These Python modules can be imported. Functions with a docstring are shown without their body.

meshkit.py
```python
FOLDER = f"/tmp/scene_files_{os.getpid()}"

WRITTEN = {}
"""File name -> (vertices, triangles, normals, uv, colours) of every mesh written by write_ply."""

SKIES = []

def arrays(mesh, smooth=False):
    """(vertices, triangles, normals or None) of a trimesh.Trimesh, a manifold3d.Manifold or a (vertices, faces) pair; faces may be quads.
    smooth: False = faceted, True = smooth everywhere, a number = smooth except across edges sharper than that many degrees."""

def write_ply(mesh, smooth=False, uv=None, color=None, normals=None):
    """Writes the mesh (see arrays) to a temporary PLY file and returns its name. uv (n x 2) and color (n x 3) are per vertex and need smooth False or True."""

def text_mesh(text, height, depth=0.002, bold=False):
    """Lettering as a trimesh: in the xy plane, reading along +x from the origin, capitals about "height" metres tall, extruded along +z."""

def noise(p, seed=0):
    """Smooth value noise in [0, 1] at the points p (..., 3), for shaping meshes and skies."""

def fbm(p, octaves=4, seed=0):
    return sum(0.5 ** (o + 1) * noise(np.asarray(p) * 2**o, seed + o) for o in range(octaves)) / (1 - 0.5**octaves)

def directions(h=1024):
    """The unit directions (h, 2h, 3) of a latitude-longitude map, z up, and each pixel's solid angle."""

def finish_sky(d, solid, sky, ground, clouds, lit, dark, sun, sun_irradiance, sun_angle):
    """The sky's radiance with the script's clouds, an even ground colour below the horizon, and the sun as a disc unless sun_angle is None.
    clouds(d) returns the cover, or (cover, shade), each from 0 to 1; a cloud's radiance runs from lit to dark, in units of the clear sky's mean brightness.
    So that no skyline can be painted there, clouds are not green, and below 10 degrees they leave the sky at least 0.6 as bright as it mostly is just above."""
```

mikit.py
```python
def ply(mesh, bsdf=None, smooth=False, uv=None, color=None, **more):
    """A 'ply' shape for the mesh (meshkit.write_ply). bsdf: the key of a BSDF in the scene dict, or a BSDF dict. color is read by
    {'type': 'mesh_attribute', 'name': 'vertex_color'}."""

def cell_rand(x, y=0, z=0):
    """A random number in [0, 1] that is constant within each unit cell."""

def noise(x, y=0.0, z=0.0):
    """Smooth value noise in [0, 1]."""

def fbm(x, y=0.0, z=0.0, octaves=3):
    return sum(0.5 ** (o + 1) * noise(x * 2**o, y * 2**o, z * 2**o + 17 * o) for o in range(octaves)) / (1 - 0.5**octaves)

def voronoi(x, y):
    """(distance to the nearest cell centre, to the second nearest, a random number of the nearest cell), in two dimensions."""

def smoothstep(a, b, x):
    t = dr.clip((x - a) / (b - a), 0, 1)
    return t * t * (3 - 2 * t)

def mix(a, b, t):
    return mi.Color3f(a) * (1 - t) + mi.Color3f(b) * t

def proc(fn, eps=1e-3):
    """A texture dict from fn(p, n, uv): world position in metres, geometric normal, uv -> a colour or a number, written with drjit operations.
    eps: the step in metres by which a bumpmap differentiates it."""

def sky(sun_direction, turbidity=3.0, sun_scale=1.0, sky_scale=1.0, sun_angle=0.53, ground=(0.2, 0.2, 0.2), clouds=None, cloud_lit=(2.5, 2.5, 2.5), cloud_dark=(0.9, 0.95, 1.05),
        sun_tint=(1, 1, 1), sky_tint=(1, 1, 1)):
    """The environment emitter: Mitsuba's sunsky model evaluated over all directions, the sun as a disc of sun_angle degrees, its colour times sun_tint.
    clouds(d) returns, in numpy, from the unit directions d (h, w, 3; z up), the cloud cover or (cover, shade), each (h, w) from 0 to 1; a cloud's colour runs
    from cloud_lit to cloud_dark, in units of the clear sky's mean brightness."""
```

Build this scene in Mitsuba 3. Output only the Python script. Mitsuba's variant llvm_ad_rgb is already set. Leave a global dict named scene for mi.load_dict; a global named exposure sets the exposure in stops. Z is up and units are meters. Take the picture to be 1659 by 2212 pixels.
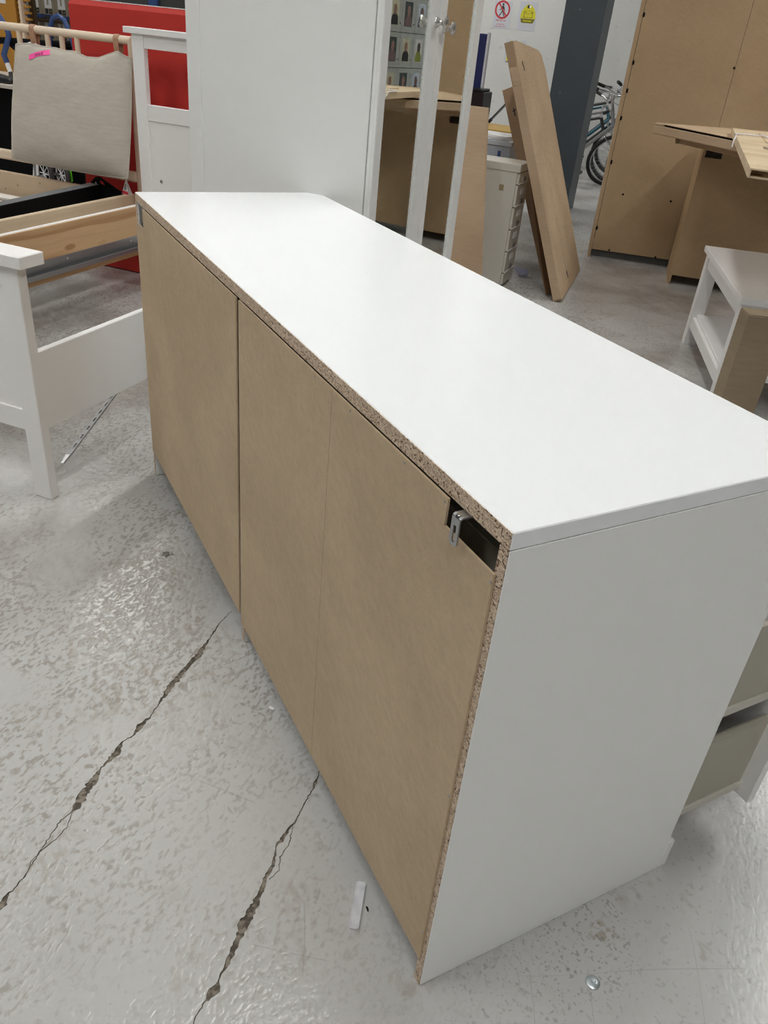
import math
import numpy as np, trimesh, drjit as dr, mitsuba as mi, mikit, meshkit
from shapely.geometry import Polygon, box as sbox
from shapely.ops import unary_union as _union
from mikit import proc, noise, fbm, voronoi, cell_rand, smoothstep, mix

T = mi.ScalarTransform4f


def unary_union(ps):
    return _union([p_.buffer(0) for p_ in ps])


scene, labels = {'type': 'scene'}, {}
rng = np.random.default_rng(7)

# ------------------------------------------------------------------ camera, light, exposure
CAM = np.array([-0.471818, 0.413524, 1.163453])
FWD = np.array([0.738814, -0.428873, -0.519829])
UP = np.array([0.498785, -0.170713, 0.849747])
scene['camera'] = {'type': 'perspective', 'fov_axis': 'x', 'fov': 2 * math.degrees(math.atan(829.5 / 1695.48)),
                   'near_clip': 0.02, 'far_clip': 100.0,
                   'to_world': T().look_at(origin=CAM.tolist(), target=(CAM + FWD).tolist(), up=UP.tolist())}
exposure = .72
CEIL = 3.9
LAMP = 16.0           # radiance of a lamp's diffuser
# rows of ceiling lamps in the frame of the building: (s, t, length along s)
LAMPS = [(-1.9, 0.6), (0.6, 3.0), (3.3, 3.0), (6.4, 3.0), (-1.9, 3.0), (-2.4, -1.9), (7.4, 1.7), (4.4, -3.3), (0.8, -0.8), (2.5, -3.4), (-3.4, -3.3)]  # lamps over the chest, over the table and farthest back are added fill


class Frame:
    """A local frame: origin and yaw in degrees (or three axes)."""
    def __init__(self, origin=(0, 0, 0), yaw=0.0, axes=None):
        a = math.radians(yaw)
        self.o = np.array(origin, float)
        self.R = np.array([[math.cos(a), -math.sin(a), 0], [math.sin(a), math.cos(a), 0], [0, 0, 1]]) if axes is None else np.array(axes, float).T

    def __call__(self, mesh):
        m = mesh.copy()
        m.vertices = np.asarray(m.vertices) @ self.R.T + self.o
        if np.linalg.det(self.R) < 0:
            m.faces = m.faces[:, ::-1]
        return m

    def p(self, x, y, z=0.0):
        return self.R @ np.array([x, y, z], float) + self.o


W = Frame()
A = Frame((1.533, 0.294, 0), -51.0)      # the building and most of the things along its walls
B = Frame((1.533, 0.294, 0), -49.3)      # the two beds and the red screen


# ------------------------------------------------------------------ mesh helpers
def bx(x0, x1, y0, y1, z0, z1, c=0.0015):
    x0, x1 = min(x0, x1), max(x0, x1); y0, y1 = min(y0, y1), max(y0, y1); z0, z1 = min(z0, z1), max(z0, z1)
    c = min(c, (x1 - x0) * .45, (y1 - y0) * .45, (z1 - z0) * .45)
    if c <= 0:
        return trimesh.creation.box(bounds=[[x0, y0, z0], [x1, y1, z1]])
    pts = []
    for sx in (0, 1):
        for sy in (0, 1):
            for sz in (0, 1):
                X, Y, Z = (x0, x1)[sx], (y0, y1)[sy], (z0, z1)[sz]
                dx, dy, dz = c * (1 - 2 * sx), c * (1 - 2 * sy), c * (1 - 2 * sz)
                pts += [(X, Y + dy, Z + dz), (X + dx, Y, Z + dz), (X + dx, Y + dy, Z)]
    return trimesh.convex.convex_hull(np.array(pts))


def cat(*ms):
    return trimesh.util.concatenate(list(ms))


def hull(pts):
    return trimesh.convex.convex_hull(np.array(pts, float))


def ext(poly, h):
    """A polygon (list of points or shapely) extruded along +z from 0."""
    if hasattr(poly, 'geoms'):
        return cat(*[ext(g, h) for g in poly.geoms])
    if not hasattr(poly, 'exterior'):
        poly = Polygon(poly)
    return trimesh.creation.extrude_polygon(poly, h, engine='earcut')


def remap(m, ax):
    """Reorders the axes of a mesh: ax gives for x, y, z the source axis (0..2)."""
    m = m.copy()
    v = np.asarray(m.vertices)[:, list(ax)]
    m.vertices = v
    if np.linalg.det(np.eye(3)[list(ax)]) < 0:
        m.faces = m.faces[:, ::-1]
    return m


def yz(poly, x0, x1):
    m = remap(ext(poly, x1 - x0), (2, 0, 1)); m.apply_translation((x0, 0, 0)); return m


def xz(poly, y0, y1):
    m = remap(ext(poly, y1 - y0), (0, 2, 1)); m.apply_translation((0, y0, 0)); return m


def xy(poly, z0, z1):
    m = ext(poly, z1 - z0); m.apply_translation((0, 0, z0)); return m


def tube(points, r, n=12, closed=False):
    p = np.asarray(points, float)
    k = len(p)
    r = np.broadcast_to(np.asarray(r, float), (k,))
    t = np.roll(p, -1, 0) - np.roll(p, 1, 0) if closed else np.gradient(p, axis=0)
    t /= np.linalg.norm(t, axis=1, keepdims=True) + 1e-12
    a = np.cross(t[0], [0.13, 0.31, 1.0]); a /= np.linalg.norm(a)
    ring = []
    ang = np.arange(n) * 2 * math.pi / n
    for i in range(k):
        a = a - t[i] * (a @ t[i]); a /= np.linalg.norm(a)
        b = np.cross(t[i], a)
        ring.append(p[i] + r[i] * (np.cos(ang)[:, None] * a + np.sin(ang)[:, None] * b))
    v = np.vstack(ring)
    f = []
    for i in range(k if closed else k - 1):
        i2 = (i + 1) % k
        for j in range(n):
            j2 = (j + 1) % n
            f += [[i * n + j, i2 * n + j2, i2 * n + j], [i * n + j, i * n + j2, i2 * n + j2]]
    if not closed:
        v = np.vstack([v, p[0], p[-1]])
        for j in range(n):
            j2 = (j + 1) % n
            f += [[len(v) - 2, j2, j], [len(v) - 1, (k - 1) * n + j, (k - 1) * n + j2]]
    m = trimesh.Trimesh(v, np.array(f)[:, ::-1], process=False)
    return m


def arc(c, r, a0, a1, n, u=(1, 0, 0), v=(0, 0, 1)):
    a = np.radians(np.linspace(a0, a1, n))
    return np.array(c, float) + r * (np.cos(a)[:, None] * np.array(u, float) + np.sin(a)[:, None] * np.array(v, float))


def lathe(profile, n=24):
    """(r, z) pairs revolved about z."""
    return trimesh.creation.revolve(np.array(profile, float), sections=n)


def rrect(x0, x1, y0, y1, r):
    return sbox(x0 + r, y0 + r, x1 - r, y1 - r).buffer(r, quad_segs=5)


# ------------------------------------------------------------------ entries
def obj(key, mesh, bsdf, smooth=30, **more):
    k, i = key, 0
    while k in scene:
        i += 1
        k = f'{key}_{i:03d}'
    scene[k] = mikit.ply(mesh, bsdf, smooth=smooth, **more)
    return k


USED = set()


def thing(name, label=None, category=None, group=None, kind=None):
    k, i = name, 0
    while k in USED:
        i += 1
        k = f'{name}_{i:03d}'
    USED.add(k)
    d = {}
    if label: d['label'] = label
    if category: d['category'] = category
    if group: d['group'] = group
    if kind: d['kind'] = kind
    labels[k] = d
    return k


def solo(name, mesh, bsdf, label=None, category=None, group=None, kind=None, smooth=30, **more):
    k = thing(name, label, category, group, kind)
    scene[k] = mikit.ply(mesh, bsdf, smooth=smooth, **more)
    return k


def part(parent, name, mesh, bsdf, label=None, smooth=30, **more):
    k = obj(f'{parent}__{name}', mesh, bsdf, smooth, **more)
    if label: labels[k] = {'label': label}
    return k


# ------------------------------------------------------------------ materials
def rgb(r, g, b):
    return {'type': 'rgb', 'value': [r, g, b]}


def mat(key, col, rough=0.5, metal=0.0, spec=0.5, two=True, **more):
    c = rgb(*col) if isinstance(col, (tuple, list)) else col
    b = {'type': 'principled', 'base_color': c, 'roughness': rough, 'metallic': metal, 'specular': spec, **more}
    scene[key] = {'type': 'twosided', 'bsdf': b} if two else b
    return key


mat('m_laminate', (.79, .80, .81), .28, spec=.5)
mat('m_laminate_side', (.80, .80, .785), .42, spec=.4)
mat('m_bed_white', (.80, .79, .78), .35)
mat('m_wardrobe_white', (.80, .80, .785), .38)
mat('m_beige_rail', (.42, .39, .33), .45)
mat('m_drawer_grey', (.30, .29, .27), .5)
mat('m_black', (.004, .004, .0045), .6, spec=.10)
mat('m_black_gloss', (.015, .016, .018), .28)
mat('m_dark_grey', (.05, .05, .052), .5)
mat('m_steel', (.55, .55, .55), .32, metal=1.0)
mat('m_zinc', (.42, .43, .44), .38, metal=1.0)
mat('m_zinc_dark', (.20, .21, .21), .35, metal=1.0)
mat('m_chrome', (.8, .8, .8), .15, metal=1.0)
mat('m_nickel', (.72, .70, .67), .33, metal=1.0)
mat('m_birch', (.70, .57, .43), .5)
mat('m_leather', (.42, .24, .15), .6)
mat('m_pink', (.95, .09, .38), .6)
mat('m_ink', (.10, .03, .05), .7)
mat('m_print_black', (.03, .03, .03), .7)
mat('m_paper', (.80, .80, .80), .7)
mat('m_paper_wall', (.62, .63, .68), .6)
mat('m_red_print', (.55, .04, .05), .6)
mat('m_yellow', (.70, .64, .03), .6)
mat('m_yellow_dark', (.20, .17, .02), .6)
mat('m_orange', (.44, .21, .035), .55)
mat('m_red_screen', (.46, .027, .020), .75)
mat('m_navy', (.010, .017, .10), .5)
mat('m_blue', (.035, .075, .22), .45)
mat('m_teal', (.01, .10, .14), .3, clearcoat=.6)
mat('m_green', (.15, .75, .03), .6)
mat('m_rubber', (.02, .02, .02), .8)
mat('m_white_plastic', (.78, .77, .78), .3)
mat('m_cabinet_cream', (.62, .60, .54), .45)
mat('m_locker', (.48, .50, .485), .4)
mat('m_lamp_white', (.8, .8, .8), .5)
mat('m_ceiling', (.16, .16, .16), .9)  # darkened to cut bounced light
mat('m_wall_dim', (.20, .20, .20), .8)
mat('m_grey_carton', (.33, .28, .21), .8)
mat('m_yellow_board', (.42, .25, .03), .5)
scene['m_mirror'] = {'type': 'twosided', 'bsdf': {'type': 'conductor', 'material': 'none', 'specular_reflectance': rgb(.86, .89, .86)}}
mat('m_glass_edge', (.50, .58, .50), .3)
scene['m_clear_plastic'] = {'type': 'thindielectric', 'int_ior': 1.35, 'specular_transmittance': rgb(.80, .84, .88)}


def mdf_fn(base, dark, low=5.0, rot=0.6):
    def f(p, n, uv):
        a = p.x * (1 - n.x * n.x) + p.y * (1 - n.y * n.y)
        u = a * math.cos(rot) + p.z * math.sin(rot)
        v = -a * math.sin(rot) + p.z * math.cos(rot)
        big = fbm(p.x * low, p.y * low, p.z * low, octaves=3)
        fib = fbm(u * 60, v * 120, (p.x - p.y) * 30, octaves=4)
        fleck = smoothstep(.74, .84, noise(u * 330, v * 560, 3.0))
        t = .30 * smoothstep(.3, .7, big) + .26 * smoothstep(.2, .8, fib) + .22 * fleck + .1 * noise(u * 500, v * 500, 8.0)
        return mix(base, dark, t)
    return proc(f)


mat('m_mdf', mdf_fn((.485, .372, .248), (.345, .258, .166)), .62, spec=.3)
mat('m_mdf_dark', mdf_fn((.46, .325, .195), (.355, .245, .142), 3.0), .65, spec=.25)
mat('m_mdf_edge', (.30, .19, .10), .8)
mat('m_mdf_edge_light', (.50, .38, .25), .8)


def chip_fn(p, n, uv):
    a = p.x * (1 - n.x * n.x) + p.y * (1 - n.y * n.y)
    wob = fbm(a * 240, p.z * 240, 2.0, octaves=2)
    d, d2, r = voronoi(a * 330 + 3 * wob, p.z * 640 + 2.5 * wob)
    gap = smoothstep(.10, .0, d2 - d)
    tone = mix((.36, .26, .18), (.66, .54, .42), r)
    hole = smoothstep(.72, .82, noise(a * 520, p.z * 640, 9.0)) + gap * .5
    return mix(tone, (.10, .055, .035), dr.clip(hole, 0, .92))


mat('m_chipboard', proc(chip_fn), .8, spec=.2)


def wood_fn(base, dark, ax, freq=9.0, knots=True):
    ux, uy = math.cos(math.radians(ax)), math.sin(math.radians(ax))

    def f(p, n, uv):
        l = p.x * ux + p.y * uy
        w = -p.x * uy + p.y * ux
        wob = fbm(l * 2.2, w * 6, p.z * 9, octaves=3)
        ring = noise(p.z * freq * 6 + wob * 5, l * .35 + wob, w * freq * 2)
        fine = noise(l * 14, w * 300, p.z * 420)
        t = .75 * smoothstep(.35, .8, ring) + .25 * fine
        if knots:
            d, d2, r = voronoi(l * 3.3 + 7.3, p.z * 9 + .4)
            t = t + .9 * smoothstep(.13, .07, d) * smoothstep(.45, .6, r)
        return mix(base, dark, dr.clip(t, 0, 1))
    return proc(f)


mat('m_pine', wood_fn((.58, .38, .21), (.38, .20, .085), -49.3), .5)
mat('m_birch_board', wood_fn((.60, .475, .335), (.50, .375, .25), -49.3, 5, False), .5)
mat('m_birch_cross', wood_fn((.60, .47, .335), (.48, .35, .23), 40.7, 5, False), .5)
mat('m_plank', wood_fn((.66, .53, .36), (.54, .41, .26), 40, 5, False), .5)


def card_fn(base, dark):
    def f(p, n, uv):
        big = fbm(p.x * 4, p.y * 4, p.z * 4, octaves=2)
        flute = noise(p.x * 20, p.y * 20, p.z * 120)
        return mix(base, dark, .6 * smoothstep(.25, .75, big) + .35 * flute)
    return proc(f)


mat('m_card', card_fn((.50, .37, .25), (.39, .28, .18)), .75, spec=.25)
mat('m_card_dark', card_fn((.33, .225, .14), (.26, .17, .105)), .75, spec=.25)
mat('m_card_grey', card_fn((.30, .235, .16), (.22, .17, .115)), .8, spec=.2)


def linen_fn(p, n, uv):
    w = noise(p.x * 500, p.y * 500, p.z * 900)
    s = fbm(p.x * 30, p.y * 30, p.z * 120, octaves=3)
    return mix((.41, .372, .318), (.535, .495, .432), .5 * w + .6 * s)


mat('m_linen', proc(linen_fn), .9, spec=.1, sheen=.3)


def floor_parts(p):
    x, y = p.x, p.y
    # the coat is stippled and hollowed farther in, worn smoother where the near corner of the chest stands
    zone = smoothstep(.15, .75, x * .62 + y * .55 + .5 * fbm(x * 2.2, y * 2.2, 1.0, octaves=2) - .05)
    wx, wy = x + .008 * noise(x * 60, y * 60, 5.0), y + .008 * noise(x * 60, y * 60, 8.0)
    st = fbm((wx * .64 - wy * .77) * 108, (wx * .77 + wy * .64) * 190, 0.0, octaves=4)
    return zone, st


def floor_col(p, n, uv):
    x, y = p.x, p.y
    zone, st = floor_parts(p)
    base = mix((.455, .452, .442), (.52, .517, .507), smoothstep(.3, .7, fbm(x * 1.7, y * 1.7, 3.0)))
    dirt = smoothstep(.47, .80, st) * (.10 + .90 * zone) * smoothstep(.25, .60, fbm(x * 6, y * 6, 4.0))
    base = mix(base, (.27, .24, .205), dr.clip(dirt, 0, .7))
    scuff = smoothstep(.57, .75, fbm(x * 7 + 3, y * 7, 7.0)) * smoothstep(.45, .75, fbm(x * 55, y * 90, 2.0))
    base = mix(base, (.33, .285, .235), .45 * scuff)
    smear = smoothstep(.030, .012, dr.sqrt(dr.square(x + .048) + dr.square(y + .305)) + .030 * (fbm(x * 70, y * 70, 2.0) - .5))
    base = mix(base, (.27, .22, .15), .55 * smear * smoothstep(.3, .6, noise(x * 160, y * 160, 5.0)))
    l1 = dr.abs(noise(x * 3.1 + y * 5.7 + .5 * noise(x * 3, y * 3, 1.0), x * .8 - y * .5, 3.0) - .5)
    l2 = dr.abs(noise(x * 6.3 - y * 2.9 + .4 * noise(x * 4, y * 4, 6.0), y * 1.1 + x * .7, 11.0) - .5)
    line = (smoothstep(.006, .001, l1) + smoothstep(.005, .001, l2)) * smoothstep(.66, .74, noise(x * 7, y * 7, 21.0))
    base = mix(base, (.30, .28, .26), .5 * dr.clip(line, 0, 1))
    patch = smoothstep(.50, .66, noise(x * 5.5, y * 5.5, 31.0))
    speck = smoothstep(.745, .775, fbm(x * 135, y * 135, 17.0, octaves=2)) * (.25 + .75 * patch)
    tiny = smoothstep(.80, .83, noise(x * 290, y * 290, 27.0)) * smoothstep(.45, .62, noise(x * 4, y * 4, 35.0))
    far = smoothstep(-.0, -.25, y + .25 * x) * .65 + .12
    base = mix(base, (.11, .095, .08), dr.clip((.85 * speck + .5 * tiny) * far, 0, .85))
    # brown stains on the far floor, with its dimmer light painted in
    stain_shade = smoothstep(.40, .70, fbm(x * 2.3 + 8, y * 2.3, 14.0, octaves=4)) * smoothstep(1.2, 2.2, x + .8 * fbm(x * 3, y * 3, 2.0))
    return mix(base, (.235, .21, .185), stain_shade * (.35 + .5 * fbm(x * 22, y * 60, 5.0)))


def floor_bump(p, n, uv):
    zone, st = floor_parts(p)
    fine = noise(p.x * 210, p.y * 210, 4.0)
    return (1 - smoothstep(.35, .75, st)) * (.06 + .94 * zone) + .04 * fine


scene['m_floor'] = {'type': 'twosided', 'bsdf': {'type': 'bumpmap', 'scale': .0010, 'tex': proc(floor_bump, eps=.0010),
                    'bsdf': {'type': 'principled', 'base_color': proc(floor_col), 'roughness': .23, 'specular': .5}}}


def crack_fn(p, n, uv):
    a = fbm(p.x * 160, p.y * 160, 0.0, octaves=3)
    return mix((.085, .072, .058), (.25, .22, .18), smoothstep(.3, .75, a))


mat('m_crack', proc(crack_fn), .9, spec=.2)


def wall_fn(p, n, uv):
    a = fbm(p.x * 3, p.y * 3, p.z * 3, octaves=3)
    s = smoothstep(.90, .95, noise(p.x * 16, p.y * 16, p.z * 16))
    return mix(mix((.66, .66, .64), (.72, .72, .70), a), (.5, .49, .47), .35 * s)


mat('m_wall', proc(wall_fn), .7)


def pillar_fn(p, n, uv):
    a = fbm(p.x * 5, p.y * 5, p.z * 5, octaves=3)
    s = smoothstep(.955, .975, noise(p.x * 30, p.y * 30, p.z * 16))
    return mix(mix((.062, .078, .090), (.075, .092, .104), a), (.3, .3, .3), .5 * s)


mat('m_pillar', proc(pillar_fn), .42)


# ------------------------------------------------------------------ the setting
def strip_poly(pts, seed):
    """The jagged outline of a crack: (x, y, width) along its run."""
    r = np.random.default_rng(seed)
    p = np.array(pts, float)
    out = []
    for i in range(len(p) - 1):
        n = max(2, int(np.linalg.norm(p[i + 1, :2] - p[i, :2]) / .004))
        for k in range(n):
            out.append(p[i] * (1 - k / n) + p[i + 1] * (k / n))
    out.append(p[-1])
    q = np.array(out)
    t = np.gradient(q[:, :2], axis=0); t /= np.linalg.norm(t, axis=1, keepdims=True)
    nrm = np.stack([-t[:, 1], t[:, 0]], 1)
    q[:, :2] += nrm * (r.normal(0, .0009, len(q)))[:, None]
    w = q[:, 2:] * .58
    L = q[:, :2] + nrm * w * r.uniform(.55, 1.3, (len(q), 1))
    R_ = q[:, :2] - nrm * w * r.uniform(.65, 1.25, (len(q), 1))
    return Polygon(np.vstack([L, R_[::-1]])).buffer(.0002)


CR1 = [(.9077, -.0103, .0011), (.8752, .0291, .001), (.8532, .0464, .0031), (.838, .058, .001), (.8072, .0842, .0073), (.7893, .0995, .0124), (.7616, .1336, .0076), (.7285, .1681, .0118), (.7041, .1899, .0073), (.6805, .211, .0015), (.6571, .23, .0015), (.6511, .2387, .0058), (.6359, .2568, .0098), (.6199, .2718, .0014), (.6143, .29, .0011), (.5927, .3055, .0111), (.5799, .3217, .0077), (.5674, .3375, .0014), (.5449, .3547, .0112), (.5225, .3741, .0151), (.4983, .3906, .0102), (.4917, .3991, .0013), (.4793, .4207, .001), (.4419, .4518, .0012), (.4029, .4793, .0016), (.3814, .5014, .0011), (.3728, .5131, .0068), (.3624, .5204, .0099), (.3532, .5296, .0045)]
CR2 = [(.416, -.0243, .0009), (.3959, -.0081, .0014), (.3886, -.0004, .0056), (.377, .009, .0011), (.3473, .0406, .0014), (.3298, .0563, .0021), (.3159, .0788, .0032), (.3014, .0983, .0067), (.2921, .11, .001), (.2676, .1218, .0045), (.2492, .1418, .0054), (.2295, .1566, .0063), (.21, .1762, .0095), (.1944, .1964, .0145), (.1766, .2096, .0097), (.1602, .2245, .0073), (.1443, .2389, .0071), (.136, .2473, .0031), (.1241, .2578, .0013), (.1161, .2659, .0113), (.1095, .2767, .0069), (.1053, .2824, .0013), (.0929, .299, .0008), (.0807, .3055, .0008), (.04, .34, .0008)]
CR3 = [(.4917, .3991, .001), (.4703, .4073, .0008), (.456, .4191, .0009), (.436, .4526, .001), (.4226, .4703, .0009), (.4122, .4738, .0008)]
CR4 = [(.3185, .0693, .0006), (.2952, .084, .0012), (.2819, .0975, .0007), (.2729, .1091, .0012), (.2515, .1198, .0006), (.2421, .1391, .0006)]
CR5 = [(.5449, .3547, .0009), (.532, .335, .0006), (.52, .315, .0006)]
cracks = unary_union([strip_poly(c, 30 + i) for i, c in enumerate((CR1, CR2, CR3, CR4))])
near = sbox(-.5, -.4, 1.3, 1.0).difference(cracks)


def flat_poly(poly, z=0.0, up=True):
    ms = []
    for g in getattr(poly, 'geoms', [poly]):
        v, f = trimesh.creation.triangulate_polygon(g, engine='earcut')
        v = np.column_stack([v, np.full(len(v), z)])
        m = trimesh.Trimesh(v, f, process=False)
        if (m.face_normals[:, 2].mean() < 0) == up: m.faces = m.faces[:, ::-1]
        ms.append(m)
    return cat(*ms)


def skirt(poly, z0, z1):
    ms = []
    for g in getattr(poly, 'geoms', [poly]):
        for ringc in [g.exterior, *g.interiors]:
            c = np.array(ringc.coords)
            n = len(c)
            v = np.vstack([np.column_stack([c, np.full(n, z0)]), np.column_stack([c, np.full(n, z1)])])
            i = np.arange(n - 1)
            ms.append(trimesh.Trimesh(v, np.vstack([np.column_stack([i, i + 1, n + i]), np.column_stack([i + 1, n + i + 1, n + i])]), process=False))
    return cat(*ms)


corners = np.array([A.p(s, t)[:2] for s, t in ((-7, -8), (9.1, -8), (9.1, 7), (-7, 7))])
rest = Polygon(corners).difference(sbox(-.5, -.4, 1.3, 1.0))
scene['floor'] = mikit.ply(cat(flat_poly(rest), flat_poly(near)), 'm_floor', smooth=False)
labels['floor'] = {'label': 'grey painted concrete floor with cracks and scuffs', 'kind': 'structure'}
scene['floor__crack'] = mikit.ply(cat(flat_poly(cracks.buffer(.001), -.0016), skirt(cracks, -.0016, 0)), 'm_crack', smooth=False)
labels['floor__crack'] = {'label': 'jagged open crack showing brown concrete'}


def struct(name, mesh, m, label):
    scene[name] = mikit.ply(mesh, m, smooth=False)
    labels[name] = {'label': label, 'kind': 'structure'}


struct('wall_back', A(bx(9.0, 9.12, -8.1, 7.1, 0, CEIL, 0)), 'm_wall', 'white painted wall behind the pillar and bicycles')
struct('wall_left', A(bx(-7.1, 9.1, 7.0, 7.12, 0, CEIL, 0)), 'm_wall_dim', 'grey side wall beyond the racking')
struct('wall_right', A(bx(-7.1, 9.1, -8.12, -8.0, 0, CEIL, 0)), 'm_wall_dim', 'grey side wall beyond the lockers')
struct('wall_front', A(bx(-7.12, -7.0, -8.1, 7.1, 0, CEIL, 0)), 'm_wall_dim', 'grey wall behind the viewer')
struct('ceiling', A(bx(-7.1, 9.1, -8.1, 7.1, CEIL, CEIL + .1, 0)), 'm_ceiling', 'dark ceiling carrying the strip lamps')

SPOT = ['to the left of the viewer', 'over the white bed', 'over the red screen', 'over the racking side of the hall', 'far to the left of the viewer', 'behind the viewer',
        'nearest the back wall', 'over the brown wardrobe back', 'added over the white chest of drawers to brighten its top', 'added over the low white table to brighten the wardrobe front', 'added far behind the viewer to brighten the chest end panel']
for (s, t), spot in zip(LAMPS, SPOT):
    k = thing('ceiling_lamp', f'long white fluorescent ceiling lamp {spot}', 'lamp', 'fluorescent lamps under the ceiling')
    part(k, 'housing', A(bx(s - .8, s + .8, t - .16, t + .16, CEIL - .10, CEIL - .03, .004)), 'm_lamp_white')
    part(k, 'diffuser', A(bx(s - .78, s + .78, t - .15, t + .15, CEIL - .118, CEIL - .1005, .002)), 'm_lamp_white', smooth=False,
         emitter={'type': 'area', 'radiance': rgb(LAMP, LAMP * 1.0, LAMP * .965)})

# the steel pillar
solo('steel_pillar', A(cat(bx(5.72, 5.735, -.145, .165, 0, CEIL, .002), bx(5.735, 6.02, -.145, -.13, 0, CEIL, .002), bx(5.735, 6.02, .15, .165, 0, CEIL, .002), bx(6.005, 6.02, -.145, .165, 0, CEIL, .002))),
     'm_pillar', 'dark slate grey steel pillar rising in front of the white wall', 'pillar')

# ------------------------------------------------------------------ the white chest of drawers (origin: its near back corner)
L, D, H = 1.60, .482, .78
c = thing('chest_of_drawers', 'long white chest of drawers seen from its unpainted brown back, near drawers pulled open', 'chest of drawers')
part(c, 'top', bx(0, L, -D, -.0006, H - .0205, H, .0012), 'm_laminate')
part(c, 'top_edge', bx(.0008, L - .0008, -.0006, .0004, H - .0200, H - .0008, 0), 'm_chipboard', 'raw chipboard back edge of the top')
for i, (x0, x1) in enumerate(((0, .0155), (L - .0155, L))):
    k = part(c, 'side_panel', bx(x0, x1, -.464, -.0006, .001, H - .0212, .0008), 'm_laminate_side')
    part(k, 'raw_edge', bx(x0 + .0006, x1 - .0006, -.0006, .0004, .001, H - .0205, 0), 'm_chipboard', 'raw chipboard back edge')
k = part(c, 'centre_panel', bx(.794, .8095, -.45, -.0050, .001, H - .021, .0006), 'm_laminate_side')
part(k, 'raw_edge', bx(.7942, .8093, -.0050, -.0040, .001, H - .0215, 0), 'm_chipboard', 'raw chipboard back edge')
BT, BB = .7590, .0585


def back_panel(poly, lab):
    return part(c, 'back_panel', xz(poly, .0006, .0036), 'm_mdf', lab, smooth=False)


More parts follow.
